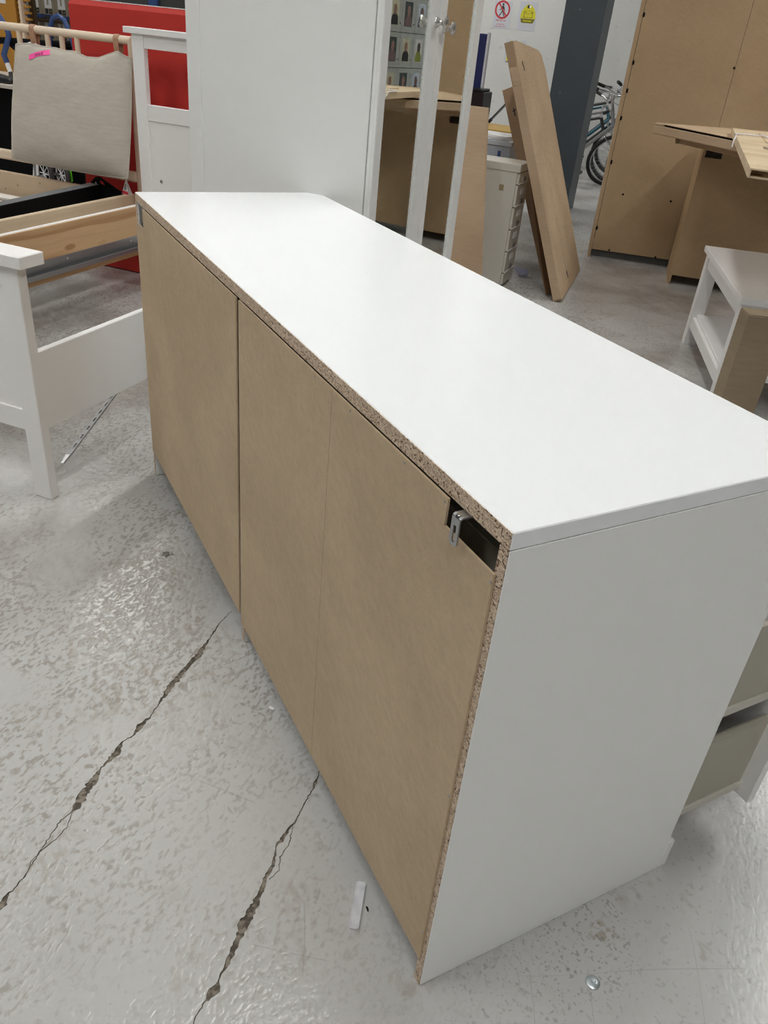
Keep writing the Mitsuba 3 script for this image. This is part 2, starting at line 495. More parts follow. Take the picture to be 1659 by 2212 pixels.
back_panel([(.0085, BB), (.4018, BB), (.4018, BT - .001), (.1055, BT - .001), (.1055, .7255), (.0115, .7255)], 'brown fibreboard back panel with a notch for the wall bracket')
back_panel([(.4026, BB), (.7935, BB + .002), (.7945, BT - .001), (.4026, BT - .001)], 'brown fibreboard back panel between two joints')
back_panel([(.8055, .078), (L - .0085, .078), (L - .0085, .712), (L - .088, .712), (L - .088, BT - .001), (.808, BT - .001)], 'far brown fibreboard back panel')
for x, z in ((.11, .752), (.20, .752), (.345, .752), (.46, .752), (.0135, .715), (.0125, .40), (.012, .12), (.30, .064), (.47, .064), (.62, .064)):
    part(c, 'nail', remap(lathe([(0, 0), (.0016, 0), (.0016, .0006), (0, .0010)], 8), (0, 2, 1)).apply_translation((x, .0036, z)), 'm_zinc')


def bracket(x0, y_out=.0115, drop=.036):
    w = .0145
    slot = rrect(x0 + .0048, x0 + w - .0048, .7275, .7475, .0022)
    tab = Polygon([(x0, .7595 - drop + .003), (x0 + .003, .7595 - drop), (x0 + w - .003, .7595 - drop), (x0 + w, .7595 - drop + .003), (x0 + w, .7555), (x0, .7555)]).difference(slot)
    k = part(c, 'wall_bracket', xz(tab, y_out, y_out + .0018), 'm_zinc', 'bent steel wall bracket with a slot', smooth=False)
    bend = []
    for a in np.radians(np.linspace(0, 90, 6)):
        bend.append((y_out - .0022 + .004 * math.cos(a), .7548 + .004 * math.sin(a)))
    inner = [(y_out - .0022 + .0022 * math.cos(a), .7548 + .0022 * math.sin(a)) for a in np.radians(np.linspace(90, 0, 6))]
    part(k, 'flange', yz(Polygon(bend + [(-.05, .7588), (-.05, .7570)] + inner), x0, x0 + w), 'm_zinc', smooth=False)
    part(k, 'screw', lathe([(0, -.002), (.0042, -.0018), (.0030, .0005), (0, .0012)], 12).apply_translation((x0 + w / 2, y_out - .001, .7592)), 'm_chrome')


bracket(.066)
k = part(c, 'wall_bracket', xz(Polygon([(L - .082, .716), (L - .010, .716), (L - .010, .756), (L - .082, .756)]), -.006, -.004), 'm_zinc_dark', 'steel wall bracket plate at the far corner', smooth=False)
part(k, 'flange', bx(L - .0105, L - .0095, -.05, -.001, .712, .757, .0004), 'm_zinc_dark')
part(c, 'plinth', bx(.0, L, -.481, -.4645, .002, .066, .001), 'm_laminate_side')
part(c, 'bottom_rail', bx(.016, .793, -.462, -.44, .03, .068, .001), 'm_laminate_side')

# drawers: near column pulled open, far column shut
ROW = [(.0695, .2965), (.3015, .5265), (.5315, .7560)]


def drawer(x0, x1, row, pull):
    z0, z1 = ROW[row]
    yf = -.4655 - pull                     # inner face of the front
    d = part(c, 'drawer', bx(x0 + .002, x1 - .002, yf - .0165, yf, z0, z1, .0012), 'm_laminate_side')
    sz0, sz1 = z0 + .032, z0 + .186
    for xa, xb in ((x0 + .0285, x0 + .0415), (x1 - .0415, x1 - .0285)):
        prof = Polygon([(sz0, 0), (sz0, .013), (sz1 - .006, .013), (sz1 - .0015, .0105), (sz1, .0065), (sz1 - .0015, .0025), (sz1 - .006, 0)])
        side = remap(ext(prof, .425), (1, 2, 0)); side.apply_translation((xa, yf - .0005, 0)); side.vertices[:, 1] = yf - .0005 + .425 - (side.vertices[:, 1] - (yf - .0005)); side.faces = side.faces[:, ::-1]
        part(d, 'side', side, 'm_drawer_side', smooth=25)
        part(d, 'runner', bx(xa - .004, xb + .004, yf - .002, yf + .425, sz0 - .019, sz0 - .001, .002), 'm_drawer_rail')
    part(d, 'back', bx(x0 + .042, x1 - .042, yf + .41, yf + .4245, sz0, sz1 - .02, .001), 'm_drawer_side')
    part(d, 'base', bx(x0 + .042, x1 - .042, yf, yf + .41, sz0 + .006, sz0 + .010, 0), 'm_drawer_side')


mat('m_drawer_side', (.36, .335, .275), .42)
mat('m_drawer_rail', (.52, .49, .43), .4)
drawer(.0, .797, 0, .188)
drawer(.0, .797, 1, .245)
drawer(.0, .797, 2, .012)
for r_ in range(3): drawer(.803, 1.60, r_, .0)

# ------------------------------------------------------------------ the white bed (frame B: x along the bed, y across to the far side)
k = thing('white_bed', 'white wooden bed frame without slats, its post and rail standing beside the chest', 'bed')
bw = 'm_bed_white'
part(k, 'post', B(bx(0, .030, 0, .055, 0, .628, .0018)), bw)
part(k, 'post', B(bx(0, .030, .885, .94, 0, .628, .0018)), bw)
part(k, 'footboard_cap', B(bx(-.017, .060, -.030, .97, .628, .657, .002)), bw)
part(k, 'footboard_rail', B(bx(.004, .026, .055, .885, .195, .254, .0015)), bw)
part(k, 'footboard_rail', B(bx(.004, .026, .055, .885, .575, .628, .0015)), bw)
part(k, 'footboard_panel', B(bx(.010, .020, .055, .885, .25, .58, .0005)), bw)
part(k, 'side_rail', B(bx(.030, 1.70, .006, .026, .199, .410, .002)), bw)
fr_ = part(k, 'side_rail', B(bx(.030, 1.70, .916, .934, .199, .411, .002)), bw, 'far side rail, white outside')
part(fr_, 'pine_face', B(bx(.031, 1.699, .908, .9159, .1995, .4085, .0008)), 'm_pine', 'knotty pine inner face')
part(fr_, 'ledge', B(cat(bx(.05, 1.68, .9035, .9078, .232, .288, .0006), bx(.05, 1.68, .872, .9035, .232, .2355, .0006), bx(.05, 1.68, .872, .8745, .232, .250, .0006))), 'm_zinc', 'grey steel ledge')
for xx in (.35, .75, 1.15, 1.55):
    m_ = remap(lathe([(0, 0), (.005, 0), (.004, .0025), (0, .003)], 10), (0, 2, 1)); m_.vertices[:, 1] *= -1; m_.faces = m_.faces[:, ::-1]; m_.apply_translation((xx, .9035, .272))
    part(fr_, 'ledge_screw', B(m_), 'm_chrome')
part(k, 'headboard_post', B(bx(1.70, 1.73, .885, .942, 0, 1.068, .0018)), bw)
part(k, 'headboard_post', B(bx(1.70, 1.73, .0, .055, 0, 1.068, .0018)), bw)
part(k, 'headboard_cap', B(bx(1.688, 1.755, -.030, .973, 1.068, 1.091, .002)), bw)
part(k, 'headboard_rail', B(bx(1.704, 1.726, .055, .885, 1.018, 1.068, .0015)), bw)
part(k, 'headboard_rail', B(bx(1.704, 1.726, .055, .885, .750, .812, .0015)), bw)
part(k, 'headboard_panel', B(bx(1.709, 1.720, .055, .885, .22, .751, .0005)), bw)
m_ = remap(lathe([(0, 0), (.0075, 0), (.006, .003), (.003, .0034), (.003, .0015), (0, .0015)], 14), (2, 1, 0)); m_.vertices[:, 0] *= -1; m_.faces = m_.faces[:, ::-1]; m_.apply_translation((1.709, .838, .512))
part(k, 'bolt', B(m_), 'm_zinc')

# ------------------------------------------------------------------ the birch bed behind it
k = thing('birch_bed', 'pale birch bed with a round-rail spindle headboard behind the white bed', 'bed')
part(k, 'headboard_rail', B(tube([(1.78, 1.0, 1.0375), (1.78, 1.4, 1.0375), (1.78, 2.6, 1.0375)], .0165, 20)), 'm_birch', 'round top rail')
part(k, 'lower_rail', B(bx(1.768, 1.792, 1.02, 2.6, .474, .520, .008)), 'm_birch')
part(k, 'post', B(tube([(1.78, 1.004, 0), (1.78, 1.004, .5), (1.78, 1.004, 1.035)], .0165, 18)), 'm_birch')
part(k, 'post', B(tube([(1.78, 2.585, 0), (1.78, 2.585, .5), (1.78, 2.585, 1.035)], .0165, 18)), 'm_birch')
for t in (1.607, 1.530, 1.449, 1.371, 1.289):
    part(k, 'spindle', B(tube([(1.78, t, .50), (1.78, t, .8), (1.78, t, 1.03)], .0118, 14)), 'm_birch')
part(k, 'side_rail', B(bx(.45, 1.77, 1.034, 1.060, .27, .425, .003)), 'm_birch_board')
part(k, 'side_rail', B(bx(.45, 1.77, 2.44, 2.466, .27, .425, .003)), 'm_birch_board')
part(k, 'head_rail', B(bx(1.738, 1.762, 1.06, 2.44, .27, .425, .003)), 'm_birch_cross')
part(k, 'foot_rail', B(bx(.45, .475, 1.06, 2.44, .27, .425, .003)), 'm_birch_cross')
for i in range(10):
    x = 1.70 - i * .125
    part(k, 'slat', B(bx(x - .07, x, 1.062, 2.438, .318, .330, .002)), 'm_slat')
mat('m_slat', (.68, .64, .60), .55)
for x, y in ((.46, 1.045), (.46, 2.45)):
    part(k, 'leg', B(bx(x, x + .04, y - .02, y + .02, 0, .27, .003)), 'm_birch_board')
for t, z in ((1.70, .372), (1.56, .40), (1.86, .385), (1.78, .345)):
    part(k, 'peg_hole', B(remap(lathe([(0, 0), (.004, 0), (.004, .0006), (0, .0006)], 8), (2, 1, 0)).apply_translation((1.7372, t, z))), 'm_mdf_edge')

# the hanging cushion
n = 46
uu, vv = np.meshgrid(np.linspace(-1, 1, n), np.linspace(-1, 1, n), indexing='ij')
CW, CH = .630, .470


def cushion_shape(side):
    prof = (np.clip(1 - np.abs(uu) ** 3.2, 0, 1) ** .55) * (np.clip(1 - np.abs(vv) ** 3.2, 0, 1) ** .55)
    th = .066 * prof * (1.0 - .18 * vv)
    q = np.stack([uu * 2.3, vv * 2.0, np.full_like(uu, side)], -1)
    wr = .020 * (meshkit.fbm(q * 1.4 + 5, 3, 3) - .5) + .006 * (meshkit.fbm(np.stack([uu * 9, vv * 4, uu * 0 + side], -1), 3, 8) - .5)
    hookx = (-.62, .77)
    pull = sum(np.exp(-((uu - h) / .10) ** 2) * np.exp(-((1 - vv) / .5)) for h in hookx)
    th = th * (1 - .25 * pull) + wr * prof
    x = uu * CW / 2 * (1 + .022 * (1 - vv ** 2))
    sag = np.interp(uu, [-1, -.78, -.5, -.3, -.14, .05, .25, .45, .65, .77, .87, 1], [0, .008, .003, .004, -.002, .0, -.016, -.014, .008, .020, .008, 0])
    x = x * (1 + .028 * np.clip(-vv, -1, 1))
    z = vv * CH / 2 + sag * np.clip((vv + .2) / 1.2, 0, 1) ** 3 - .006 * (1 - uu ** 2) * (vv < 0) * vv ** 2
    return x, side * np.maximum(th, .0022), z


vs, fs = [], []
for si, side in enumerate((1, -1)):
    x, y, z = cushion_shape(side)
    # local: across (x), thickness (y), height (z)
    vs.append(np.stack([x, y, z], -1).reshape(-1, 3))
    i = np.arange(n * n).reshape(n, n)
    a, b, c_, d_ = i[:-1, :-1].ravel(), i[1:, :-1].ravel(), i[1:, 1:].ravel(), i[:-1, 1:].ravel()
    ff = np.vstack([np.column_stack([a, b, c_]), np.column_stack([a, c_, d_])]) + si * n * n
    fs.append(ff[:, ::-1] if side > 0 else ff)
rim = np.concatenate([np.arange(n - 1) * n, (n - 1) * n + np.arange(n - 1), (n * n - 1) - np.arange(n - 1) * n, (n - 1) - np.arange(n - 1)])
r2 = np.roll(rim, -1)
fs.append(np.vstack([np.column_stack([rim, r2, r2 + n * n]), np.column_stack([rim, r2 + n * n, rim + n * n])]))
cush = trimesh.Trimesh(np.vstack(vs), np.vstack(fs), process=False)
rim_line = (vs[0][rim] + vs[1][rim]) / 2
# cushion frame: local x runs along -y of B (towards the white headboard), local y faces the foot end, local z up and leaning back
lean = math.radians(9)
ez = np.array([math.sin(lean), 0, math.cos(lean)])
ex = np.array([0, -1, 0.0])
skew = 0.055
cx_b = B.R @ ex
cz_b = B.R @ (ez + np.array([0, -skew, 0]))
cy_b = B.R @ np.array([-math.cos(lean), 0, math.sin(lean)])
C_ = Frame(B.p(1.700, 1.296, .741), axes=[cx_b, cy_b, cz_b])
k = thing('hanging_cushion', 'beige linen cushion hung from the birch rail by two leather straps, with a pink sticker', 'cushion')
part(k, 'cover', C_(cush), 'm_linen', smooth=True)
part(k, 'piping', C_(tube(rim_line, .0045, 7, True)), 'm_linen', smooth=True)
for yb in (1.520, 1.071):
    # leather strap looped over the rail, in frame B
    prof = arc((1.78, 0, 1.0375), .0195, -20, 200, 18, (1, 0, 0), (0, 0, 1))
    prof = np.vstack([[(1.792, 0, .975)], [(1.797, 0, 1.015)], prof, [(1.762, 0, 1.01)], [(1.766, 0, .985)]])
    wv = .0125
    v = np.vstack([prof + (0, -wv, 0), prof + (0, wv, 0)])
    m_ = len(prof); i = np.arange(m_ - 1)
    sh = trimesh.Trimesh(v, np.vstack([np.column_stack([i, i + 1, m_ + i]), np.column_stack([i + 1, m_ + i + 1, m_ + i])]), process=False)
    nv = np.asarray(sh.vertex_normals) * .0022
    rimv = trimesh.Trimesh(np.vstack([v, v + nv]), np.vstack([sh.faces, sh.faces[:, ::-1] + 2 * m_,
        np.column_stack([i, 2 * m_ + i, i + 1]), np.column_stack([i + 1, 2 * m_ + i, 2 * m_ + i + 1]),
        np.column_stack([m_ + i, m_ + i + 1, 3 * m_ + i]), np.column_stack([m_ + i + 1, 3 * m_ + i + 1, 3 * m_ + i])]), process=False)
    s_ = part(k, 'strap', B(rimv.apply_translation((0, yb, 0))), 'm_leather', 'brown leather strap', smooth=40)
    hook = np.vstack([arc((1.748, yb, .974), .012, 70, 290, 12, (.5, -.85, 0), (0, 0, 1)), [(1.742, yb - .012, .950), (1.735, yb - .010, .925)]])
    part(s_, 'hook', B(tube(hook, .0034, 8)), 'm_white_plastic', 'white metal hook', smooth=True)
    part(s_, 'ring', B(tube(arc((1.752, yb - .026, .966), .0165, -60, 240, 18, (.35, -.93, 0), (0, 0, 1)), .0026, 8)), 'm_white_plastic', smooth=True)
# the pink sticker lies on the cushion
sx0, sx1, zz = -.205, -.095, .205
st_v, st_f = [], []
ns = 12
cover_pts = np.stack(cushion_shape(1), -1).reshape(-1, 3)
from scipy.spatial import cKDTree
tree = cKDTree(cover_pts[:, [0, 2]])


def on_cover(x, z):
    dd, ii = tree.query([x, z], k=4)
    w = 1 / (dd + 1e-4)
    return float((cover_pts[ii, 1] * w).sum() / w.sum())


for i in range(ns + 1):
    f_ = i / ns
    xx = sx0 + (sx1 - sx0) * f_
    zc = .1885 + .030 * f_ + .004 * math.sin(f_ * 3.0)
    for dz in (-.0105, .0105):
        st_v.append((xx + dz * -.22, on_cover(xx, zc + dz) + .0028, zc + dz))
for i in range(ns):
    a = 2 * i
    st_f += [[a, a + 1, a + 3], [a, a + 3, a + 2]]
sk = part(k, 'sticker', C_(trimesh.Trimesh(np.array(st_v), np.array(st_f), process=False)), 'm_pink', 'bright pink sticker reading SOLD', smooth=True)
tx = meshkit.text_mesh('SOLD', .0105, .0003)
tb = tx.bounds
v = np.asarray(tx.vertices) - (tb[0] + tb[1]) / 2
a = math.radians(16)
X = v[:, 0] * 1.25 * math.cos(a) - v[:, 1] * math.sin(a); Z = v[:, 0] * 1.25 * math.sin(a) + v[:, 1] * math.cos(a)
xx = (sx0 + sx1) / 2 + X; zzv = .2055 + Z
yy = np.array([on_cover(p_, q_) for p_, q_ in zip(xx, zzv)]) + .0034 + v[:, 2]
part(sk, 'lettering', C_(trimesh.Trimesh(np.column_stack([xx, yy, zzv]), tx.faces, process=False)), 'm_ink', smooth=False)

# black folded bed base lying across the birch bed
k = thing('black_steel_beam', 'long black folded steel beam with a grey top strip lying inside the birch bed', 'beam')
prof = Polygon([(0, 0), (.004, 0), (.004, .112), (.050, .112), (.050, 0), (.054, 0), (.054, .116), (0, .116)])
beam = remap(ext(prof, 1.27), (2, 0, 1))
Bm = Frame(B.p(.47, 1.094, .3305), -49.3 + 4.6)
part(k, 'channel', Bm(beam), 'm_black', smooth=False)
part(k, 'top_strip', Bm(bx(.01, 1.26, .001, .053, .1162, .1182, .0005)), 'm_beam_top', 'grey top strip')
mat('m_beam_top', (.13, .14, .15), .4)
endp = Polygon([(1.066, .34), (1.245, .34), (1.245, .452), (1.215, .478), (1.195, .482), (1.17, .470), (1.10, .440), (1.066, .430)]).difference(Polygon([(1.165, .445), (1.195, .452), (1.195, .468), (1.175, .462)]))
part(k, 'end_plate', B(yz(endp, 1.728, 1.732)), 'm_black', smooth=False)
part(k, 'rivet', B(bx(1.724, 1.728, 1.222, 1.229, .428, .440, .001)), 'm_white_plastic')
part(k, 'rivet', B(bx(1.724, 1.728, 1.212, 1.219, .449, .455, .001)), 'm_white_plastic')
# folded price card on the beds
k = thing('folded_card', 'small white folded card with a red band standing by the far corner of the chest', 'card')
cf = Frame(B.p(1.732, 1.0475, .4255), -49.3 + 75)
for g in (1, -1):
    a_ = [(-.024, .012 * g, 0), (.024, .012 * g, 0), (0, 0, .070)]
    k2 = part(k, 'sheet', cf(hull(a_ + [(x, y - .0008 * g, z) for x, y, z in a_])), 'm_paper', smooth=False)
    part(k2, 'red_band', cf(hull([(-.0236, .0123 * g, .001), (.0236, .0123 * g, .001), (-.0190, .0102 * g, .0145), (.0190, .0102 * g, .0145), (-.0236, .0118 * g, .001), (.0236, .0118 * g, .001), (-.0190, .0094 * g, .0145), (.0190, .0094 * g, .0145)])), 'm_red_print', 'red band', smooth=False)
    part(k2, 'print', cf(cat(*[hull([(-.010 + i * .002, .0122 * g * (1 - zq / .07) + .0004 * g, zq), (.008 - i * .001, .0122 * g * (1 - zq / .07) + .0004 * g, zq), (-.010 + i * .002, .0122 * g * (1 - (zq + .003) / .07) + .0004 * g, zq + .003), (.008 - i * .001, .0122 * g * (1 - (zq + .003) / .07) + .0004 * g, zq + .003), (0, .0118 * g * (1 - zq / .07), zq + .0015)]) for i, zq in enumerate((.020, .026, .033, .039))])), 'm_print_black', smooth=False)

# ------------------------------------------------------------------ red screen
k = thing('red_screen', 'tall red fabric screen standing behind the beds', 'screen')
part(k, 'panel', B(hull([(1.932, 1.452, .006), (1.932, .2, .006), (1.99, 1.452, .006), (1.99, .2, .006), (1.932, 1.449, 1.148), (1.932, .2, 1.148), (1.950, 1.447, 1.168), (1.950, .2, 1.168), (1.99, 1.449, 1.168), (1.99, .2, 1.168)])), 'm_red_screen')
part(k, 'rear_rail', B(bx(1.991, 2.02, .25, 1.40, 1.13, 1.172, .003)), 'm_zinc')

# ------------------------------------------------------------------ wardrobe with mirror doors
th = math.radians(220.79)
WF = np.array([math.cos(th), math.sin(th), 0]); WS = np.array([-WF[1], WF[0], 0])
Wd = Frame(np.array([1.473, -.559, 0]) + WF * .02, axes=[WS, WF, (0, 0, 1)])   # x along the front, y out of the front, z up
k = thing('mirror_wardrobe', 'tall white wardrobe with two mirrored doors behind the chest', 'wardrobe')
WW, WH, WDp = .808, 1.98, .527
ww = 'm_wardrobe_white'
part(k, 'side_panel', Wd(bx(-.002, .016, -.02 - WDp, -.0225, .0, WH, .001)), ww)
part(k, 'side_panel', Wd(bx(WW - .018, WW, -.02 - WDp, -.0225, .0, WH, .001)), ww)
part(k, 'frame_post', Wd(bx(-.0042, .019, -.02 - WDp, -.505, .0, WH, .001)), ww)
part(k, 'back_panel', Wd(bx(.018, WW - .018, -.02 - WDp, -.542, .05, WH - .02, 0)), ww)
part(k, 'top', Wd(bx(-.012, WW + .012, -.03 - WDp, .012, WH, WH + .022, .002)), ww)
part(k, 'base', Wd(bx(.018, WW - .018, -.5, -.03, .0, .08, .001)), ww)


def mirror_door(x0, x1, mx0, mx1, knob_x, z_knob):
    RC = .009
    d = part(k, 'door', Wd(bx(x0 + .001, x1 - .001, -.0205, -RC - .001, .055, WH - .004, .001)), ww)
    def stile(a, b, inner):
        cc = [(a, -RC - .0008), (b, -RC - .0008)]
        if inner > 0:      # the mirror lies to the right
            prof = cc + [(b, -.006), (b - .004, -.0035), (b - .011, -.003), (b - .013, 0), (a + .0025, 0), (a, -.0025)]
        else:
            prof = cc + [(b, -.0025), (b - .0025, 0), (a + .013, 0), (a + .011, -.003), (a + .004, -.0035), (a, -.006)]
        m = ext(Polygon(prof), WH - .059); m.apply_translation((0, 0, .055)); return Wd(m)
    part(d, 'stile', stile(x0, mx0, 1), ww, smooth=False)
    part(d, 'stile', stile(mx1, x1, -1), ww, smooth=False)
    for a, b in ((.055, .13), (WH - .079, WH - .004)):
        part(d, 'rail', Wd(bx(mx0 - .002, mx1 + .002, -RC, -.0005, a, b, .0015)), ww)
    part(d, 'mirror', Wd(bx(mx0 + .0015, mx1 - .0015, -RC - .0008, -RC + .002, .131, WH - .080, 0)), 'm_mirror', 'mirror', smooth=False)
    kn = lathe([(0, 0), (.0135, 0), (.0125, .003), (.0065, .011), (.006, .016), (.0085, .020), (.0155, .024), (.017, .028), (.0145, .032), (.007, .0345), (0, .035)], 28)
    kn = remap(kn, (0, 2, 1))
    kn.apply_translation((knob_x, .0, z_knob))
    part(d, 'knob', Wd(kn), 'm_nickel', 'polished round knob')


mirror_door(-.001, .4015, .053, .318, .372, 1.198)
mirror_door(.4045, .808, .467, .728, .440, 1.188)

# ------------------------------------------------------------------ between wardrobe and pillar (frame A)
k = thing('flat_carton', 'flat brown cardboard sheet leaning between the wardrobe and the cream drawer cabinet', 'cardboard')
part(k, 'sheet', A(hull([(2.60, -.385, .0), (2.60, .10, .0), (2.625, -.385, .0), (2.625, .10, .0), (2.82, -.215, .89), (2.82, .25, .885), (2.845, -.215, .89), (2.845, .25, .885)])), 'm_card')
k = thing('cream_drawer_cabinet', 'cream metal multi-drawer cabinet with six drawers beside the leaning cartons', 'cabinet')
part(k, 'body', A(bx(3.00, 3.205, -.372, .02, .0, .60, .002)), 'm_cabinet_cream')
part(k, 'lid', A(bx(2.994, 3.211, -.388, .02, .598, .637, .003)), 'm_cabinet_cream')
zs = [.012, .076, .194, .310, .425, .538, .596]
for i in range(6):
    z0, z1 = zs[i], zs[i + 1]
    d = part(k, 'drawer', A(bx(3.004, 3.201, -.386, -.3725, z0 + .002, z1 - .003, .002)), 'm_cabinet_cream')
    if i > 0:
        part(d, 'card_holder', A(bx(3.07, 3.145, -.3885, -.386, z1 - .055, z1 - .022, .0008)), 'm_paper')
        part(d, 'pull', A(cat(bx(3.085, 3.13, -.392, -.386, z0 + .012, z0 + .034, .001), bx(3.092, 3.123, -.3935, -.392, z0 + .016, z0 + .030, .0005))), 'm_zinc', 'steel label pull')
        part(d, 'edge_strip', A(bx(3.004, 3.201, -.391, -.386, z0 + .001, z0 + .007, .001)), 'm_white_plastic')
part(k, 'sticker', A(bx(2.9988, 3.0, -.310, -.285, .50, .53, 0)), 'm_sticker', 'small brown sticker mark', smooth=False)
mat('m_sticker', (.33, .27, .16), .7)
part(k, 'lock', A(bx(3.165, 3.18, -.3895, -.388, .613, .627, .0005)), 'm_black')

k = thing('storage_box', 'clear plastic storage box with papers on its lid behind the cream cabinet', 'box')
part(k, 'shell', A(cat(bx(3.47, 3.472, -.185, .2, .50, .684, 0), bx(3.47, 3.75, -.187, -.185, .50, .684, 0), bx(3.75, 3.752, -.185, .2, .50, .684, 0), bx(3.47, 3.75, .2, .202, .50, .684, 0))), 'm_box_plastic', smooth=False)
mat('m_box_plastic', (.36, .39, .43), .25)
part(k, 'rim', A(cat(bx(3.462, 3.76, -.195, .212, .664, .689, .003))), 'm_box_rim')
mat('m_box_rim', (.46, .49, .52), .3)
part(k, 'clip', A(bx(3.464, 3.4695, -.132, -.117, .597, .637, .001)), 'm_blue', 'blue clip')
part(k, 'latch', A(bx(3.464, 3.4695, -.045, -.030, .600, .640, .001)), 'm_pale_pink', 'pale pink latch')
mat('m_pale_pink', (.55, .42, .45), .5)
part(k, 'foot', A(bx(3.48, 3.73, -.17, .18, .0, .50, .004)), 'm_dark_grey')
PZ = .6895
k = thing('paper_stack', 'loose white papers lying on the clear storage box', 'paper')
for i in range(4):
    z = PZ + .006 * i
    part(k, 'sheet', A(hull([(3.475 + .006 * i, -.185 + .01 * i, z), (3.74, -.17 - .01 * i, z), (3.475 + .006 * i, .2, z), (3.74, .19, z), (3.47 + .006 * i, -.18 + .01 * i, z + .003), (3.74, -.17 - .01 * i, z + .003), (3.47 + .006 * i, .2, z + .012 * (i == 3) + .003), (3.74, .19, z + .004), (3.47 + .006 * i, .05, z + .006 + .006 * (i > 1))])), 'm_paper')
k = thing('ochre_bench', 'ochre bench top edge behind the storage box papers', 'bench')
part(k, 'top', A(bx(3.85, 4.28, -.12, .45, .672, .708, .003)), 'm_yellow_board')
for x in (3.87, 4.23):
    for t in (-.11, .41):
        part(k, 'leg', A(bx(x, x + .035, t, t + .035, 0, .6715, .002)), 'm_cabinet_cream')
k = thing('mop', 'chrome mop handle leaning against the white wall above the storage box', 'mop')
p0, p1 = np.array(A.p(4.70, .367, .639)), np.array(A.p(4.70, .098, .955))
part(k, 'handle', tube([p0 + (p1 - p0) * .18, (p0 + p1) / 2, p1], .0085, 12), 'm_chrome', 'chrome tube')
part(k, 'grip', tube([p0, p0 + (p1 - p0) * .1, p0 + (p1 - p0) * .19], .011, 12), 'm_dark_grey', 'dark grip')
part(k, 'lower_handle', tube([A.p(4.70, .367, .639), A.p(4.70, .64, .32), A.p(4.70, .91, .0)], .0095, 12), 'm_dark_grey')
k = thing('navy_panel', 'dark navy blue panel upright behind the wardrobe', 'panel')
part(k, 'board', A(bx(4.60, 4.64, .400, 1.0, .0, 1.212, .004)), 'm_navy')
part(k, 'edge_strip', A(bx(4.602, 4.638, .383, .3995, .0, 1.222, .002)), 'm_paper_wall')
solo('black_case', A(cat(bx(4.35, 4.55, .29, .75, .0, .878, .006), bx(4.35, 4.55, .31, .7, .878, .895, .004))), 'm_black_gloss', 'black case just showing beside the wardrobe under the navy panel', 'case')


# long cartons leaning
def slab(a, q0, q1, nrm, w, l, t, top_cut=0.0):
    """A flat box from its near lower front corner a: q0 along the foot, q1 up its length, nrm out of its face."""
    f = Frame(a, axes=[q0, q1, nrm])
    if top_cut:
        out = [(0, .012), (.012, 0), (w, 0), (w, l - .11), (w - .05, l - .035), (w - .14, l - .012), (w * .45, l), (.06, l + .01), (0, l + .004)]
    else:
        out = [(0, .01), (.01, 0), (w, 0), (w, l), (.006, l), (0, l - .006)]
    m = ext(Polygon(out), t); m.apply_translation((0, 0, -t))
    return f, m


q0 = np.array([.689, -.725, -.017]); q1 = np.array([.285, .248, .926]); q1 -= q0 * (q0 @ q1) / (q0 @ q0); q0 /= np.linalg.norm(q0); q1 /= np.linalg.norm(q1)
nn = np.cross(q0, q1)
f1, m1 = slab((2.795, -2.450, .014), q0, q1, nn, .826, 1.255, .045, 1)
k = thing('long_carton', 'long brown carton with a crumpled top leaning in front of the pillar', 'carton')
part(k, 'body', f1(m1), 'm_card', smooth=20)
part(k, 'torn_flap', f1(hull([(-.012, 1.15, -.042), (.002, 1.15, -.002), (-.02, 1.262, -.042), (-.004, 1.262, -.004), (-.006, 1.20, -.03)])), 'm_card_dark')
part(k, 'torn_flap', f1(hull([(-.004, 1.08, -.04), (.0015, 1.06, -.006), (-.016, 1.155, -.04), (-.002, 1.15, -.006)])), 'm_card')
for u_, v_ in ((.135, 1.16), (.32, .085)):
    part(k, 'slit', f1(Frame((u_, v_, .0004), 12)(cat(bx(-.008, .008, -.006, .014, 0, .0008, 0), bx(.002, .014, -.03, -.004, 0, .0008, 0)))), 'm_print_black', smooth=False)
part(k, 'fold', f1(tube([(.30, .03, -.0005), (.30, .6, -.0005), (.30, 1.22, -.0005)], .0016, 8)), 'm_card')
k = thing('short_carton', 'shorter dark brown carton with printed marks leaning behind the long crumpled carton', 'carton')
sa, sb = np.array([2.936, -2.452, .004]), np.array([2.968, -2.552, .004])           # foot of its narrow side, left and right
sc, sd = np.array([3.630, -2.446, .943]), np.array([3.590, -2.510, .979])           # top, left and right
sw = np.array([.075, -.08, 0])
part(k, 'body', hull([sa, sb, sc, sd, sa + sw, sb + sw, sc + sw, sd + sw]), 'm_card_dark', smooth=20)
sv = (sc + sd - sa - sb) / 2; sl = np.linalg.norm(sv); sv = sv / sl
su = sd - sc; su = su / np.linalg.norm(su); su = su - sv * (su @ sv); su /= np.linalg.norm(su)
f2 = Frame((sa + sb) / 2, axes=[su, sv, np.cross(su, sv)])
sgn = 1.0 if np.cross(su, sv) @ (CAM - sa) > 0 else -1.0
part(k, 'end_flap', f2(bx(-.036, .036, sl - .045, sl - .004, -.002, .002, .0008)), 'm_card_dark')


def end_mark(v, w_, pts):
    m = ext(pts, .012); m.apply_translation((0, v, -.006))
    part(k, 'printed_mark', f2(m), 'm_print_black', smooth=False)


